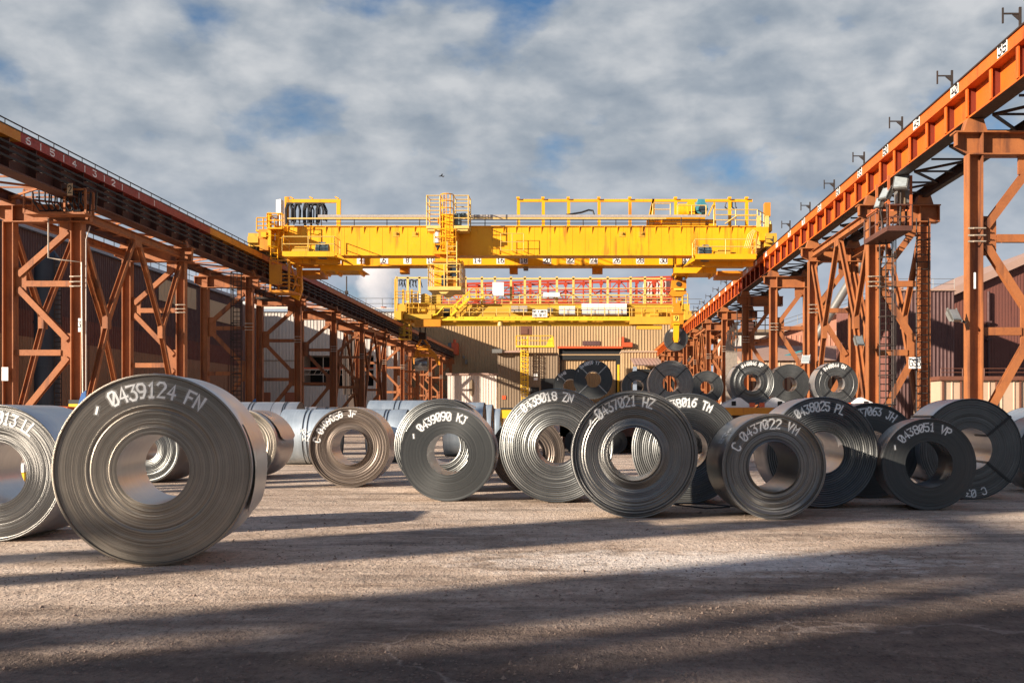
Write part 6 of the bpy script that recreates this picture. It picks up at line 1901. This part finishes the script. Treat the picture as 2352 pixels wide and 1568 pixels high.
single('chassis', 'dark_web', lambda m: (m.box(wx0 + .3, wx1 - .3, WY - .5, WY - .2, .7, zb + .05), m.box(wx0 + .3, wx1 - .3, WY + 6, WY + 6.3, .0, zb + .05), m.box(wx0 + .3, wx0 + .7, WY - .5, WY + 6.3, .7, zb + .05), m.box(wx1 - .7, wx1 - .3, WY - .5, WY + 6.3, .7, zb + .05)), wg_)
ck = thing('coil_rack', 'yellow timber-like rack end showing past the sideways blue coils', 'rack', (X(1165, 52), 52, 0))
single('frame', 'yellow_bright', lambda m: (m.box(X(1147, 52), X(1182, 52), 51.6, 52.6, 1.45, Z(940, 52)), m.box(X(1149, 52), X(1154, 52), 51.7, 52.3, 0, 1.45), m.box(X(1175, 52), X(1180, 52), 51.7, 52.3, 0, 1.45)), ck)
single('pad', 'hazard_black', lambda m: m.box(X(1150, 52), X(1178, 52), 51.55, 52.5, Z(940, 52), Z(936, 52)), ck)
yc = thing('coil_chock', 'yellow and white chock on the ground seen through the 013 LL coil', 'chock', (X(36, 19.5), 19.5, 0))
single('yellow_side', 'yellow_bright', lambda m: m.box(X(12, 19.5), X(62, 19.5), 19.4, 20.0, 0, Z(1083, 19.5) * 1.0 if Z(1083, 19.5) > .2 else .42), yc)
single('white_top', 'sign_white', lambda m: m.box(X(12, 19.5), X(62, 19.5), 19.38, 20.02, .64, .78), yc)
ed = thing('loading_ramp', 'orange edged steel plate lying behind the coil marked 013 LL', 'ramp', (X(130, 42), 42, 0))
single('plate', 'girder_orange', lambda m: m.prism([(X(92, 42), 1.2), (X(155, 42), 1.2), (X(155, 42), 1.9), (X(100, 42), 1.95)], 'y', 42, 43.5), ed)
single('stand', 'dark_steel', lambda m: m.box(X(98, 42), X(150, 42), 42.2, 43.2, 0, 1.2), ed)

# bent strap offcuts on the ground
for i, (fx, fy, ln, lab) in enumerate(((1640, 1166, 1.1, 'thin dark strap offcut on the ground between the HZ and VM coils'), (2560 / 1.633, 1168, .8, 'short bent strap end on the ground by the coil marked HZ'))):
    y = FPX * CAMH / (fy - VY)
    o = single('strap_offcut', 'strap_black', lambda m: m.tube([(X(fx, y) - ln, y + .4, .03), (X(fx, y) - ln * .3, y + .1, .08), (X(fx, y) + ln * .5, y - .1, .02), (X(fx, y) + ln, y - .2, .05)], .014, 5))
    tag(o, lab, 'strap offcut', 'strap offcuts on the ground')

# grass patch at the foot of the east towers
def grass():
    mb = MB()
    rr = random.Random(21)
    for i in range(2600):
        x = rr.uniform(17.5, 21.5) + rr.uniform(-1, 1); y = rr.uniform(58, 66)
        hgt = rr.uniform(.25, 1.0)
        a = rr.uniform(0, 6.28)
        dx, dy = .05 * math.cos(a), .05 * math.sin(a)
        lx, ly_ = rr.uniform(-.25, .25), rr.uniform(-.25, .25)
        mb.add([(x - dx, y - dy, 0), (x + dx, y + dy, 0), (x + lx, y + ly_, hgt)], [(0, 1, 2)])
    M['grass'] = mat_plain('grass', (0.17, 0.15, 0.05), 0.8)
    tag(mb.build('grass', 'grass'), 'dry yellow green grass at the foot of the sunlit tower', None, kind='stuff')
grass()

# bird over the crane
def bird(m):
    p = at(1013, 405, 110)
    def q(a, b, c_): return (p.x + a, p.y + b, p.z + c_)
    m.tube([q(-.16, 0, -.01), q(-.08, 0, .02), q(.06, 0, .03), q(.15, 0, .0)], .05, 6)
    m.add([q(-.02, .02, .03), q(.08, .02, .03), q(.30, .5, .14), q(.12, .75, .06)], [(0, 1, 2, 3)])
    m.add([q(-.02, -.02, .03), q(.08, -.02, .03), q(.26, -.4, .16), q(.16, -.8, .05)], [(0, 1, 2, 3)])
    m.add([q(-.02, .02, .035), q(.08, .02, .035), q(.30, .5, .145), q(.12, .75, .065)], [(3, 2, 1, 0)])
    m.add([q(-.16, -.04, 0), q(-.16, .04, 0), q(-.28, .03, -.02), q(-.28, -.03, -.02)], [(0, 1, 2, 3)])
tag(single('flying_bird', 'strap_black', bird), 'small dark bird flying above the near crane', 'bird')
mast = thing('lightning_mast', 'thin dark mast standing up below the near crane girder', 'mast', (X(796, 150), 150, 0))
single('pole', 'dark_steel', lambda m: (m.tube([(X(796, 150), 150, 0), (X(796, 150), 150, Z(634, 150))], .09, 6),), mast)
single('lamp_box', 'dark_steel', lambda m: m.box(X(793, 150), X(799, 150), 149.7, 150.3, Z(676, 150), Z(668, 150)), mast)

# steam plume far away behind the grey hall
def steam():
    sy_ = 330.0
    c = at(868, 668, sy_)
    mb = MB()
    mb.box(c.x - 11, c.x + 11, sy_ - 7, sy_ + 7, c.z - 16, c.z + 13)
    m = bpy.data.materials.new('steam')
    m.use_nodes = True
    nt = m.node_tree
    nt.nodes.clear()
    out = nt.nodes.new('ShaderNodeOutputMaterial')
    pv = nt.nodes.new('ShaderNodeVolumePrincipled')
    pv.inputs['Color'].default_value = (0.96, 0.95, 0.96, 1)
    p = worldpos(nt)
    sub = nt.nodes.new('ShaderNodeVectorMath'); sub.operation = 'SUBTRACT'
    nt.links.new(p, sub.inputs[0]); sub.inputs[1].default_value = (c.x, c.y, c.z)
    sp = nt.nodes.new('ShaderNodeSeparateXYZ'); nt.links.new(sub.outputs[0], sp.inputs[0])
    hgt = mth(nt, 'ADD', mth(nt, 'MULTIPLY', sp.outputs['Z'], 1 / 29.0), .55)
    wid = mth(nt, 'ADD', mth(nt, 'MULTIPLY', hgt, 6.5), 2.2)
    xo = mth(nt, 'ADD', sp.outputs['X'], mth(nt, 'MULTIPLY', mth(nt, 'SUBTRACT', .55, hgt), -2.5))
    rr_ = mth(nt, 'SQRT', mth(nt, 'ADD', mth(nt, 'MULTIPLY', xo, xo), mth(nt, 'MULTIPLY', sp.outputs['Y'], sp.outputs['Y'])))
    rad = mth(nt, 'DIVIDE', rr_, wid)
    n = noise(nt, p, .16, 4, .6)
    dd = mth(nt, 'SUBTRACT', mth(nt, 'MULTIPLY', n, 2.4), mth(nt, 'ADD', rad, .25))
    den = ramp(nt, dd, [(0.0, g3(0)), (0.5, g3(0.11))])
    cap = ramp(nt, hgt, [(0.0, g3(0.25)), (0.35, g3(0.8)), (0.8, g3(1)), (0.98, g3(0))])
    nt.links.new(mth(nt, 'MULTIPLY', mth(nt, 'MULTIPLY', den, cap), 1.0), pv.inputs['Density'])
    nt.links.new(pv.outputs[0], out.inputs['Volume'])
    ob = mb.build('steam_plume', m)
    tag(ob, 'white steam plume rising behind the grey hall', 'steam plume', kind='stuff')
steam()

# unseen blocker added west of and behind the camera; its end and slots cast the long soft shadows over the near yard
th = thing('yard_shade_blocker', 'unseen tall slotted blocker added behind the camera to shade the near yard', 'wall', (-40, -40, 0))
def thw(m):
    x0, x1, H = -40.3, -40.0, 17.6
    m.box(x0, x1, -15.7, -14.6, 0, H)
    m.box(x0, x1, -16.3, -15.7, 13.7, H)
    m.box(x0, x1, -17.0, -16.3, 0, H)
    m.box(x0, x1, -17.6, -17.0, 0, 14.1)
    m.box(x0, x1, -17.6, -17.0, 15.9, H)
    m.box(x0, x1, -18.3, -17.6, 0, H)
    m.box(x0, x1, -18.75, -18.3, 0, 14.6)
    m.box(x0, x1, -18.75, -18.3, 16.4, H)
    m.box(x0, x1, -19.5, -18.75, 0, H)
    m.box(x0, x1, -20.2, -19.5, 0, 13.2)
    m.box(x0, x1, -20.2, -19.5, 14.9, H)
    m.box(x0, x1, -21.2, -20.2, 0, H)
    m.box(x0, x1, -21.5, -21.2, 0, 13.0)
    m.box(x0, x1, -21.5, -21.2, 13.8, H)
    m.box(x0, x1, -75, -21.5, 0, H)
single('wall', 'clad_maroon', thw, th)

# unseen block added behind the long shed; its shadow falls across the grey hall
rh = thing('hall_shade_blocker', 'unseen maroon block added behind the long maroon shed to shade the grey hall', 'hall', (-80, 200, 0))
single('wall', 'clad_maroon', lambda m: m.box(-100, -61, 190, 212, 0, 21.4), rh)
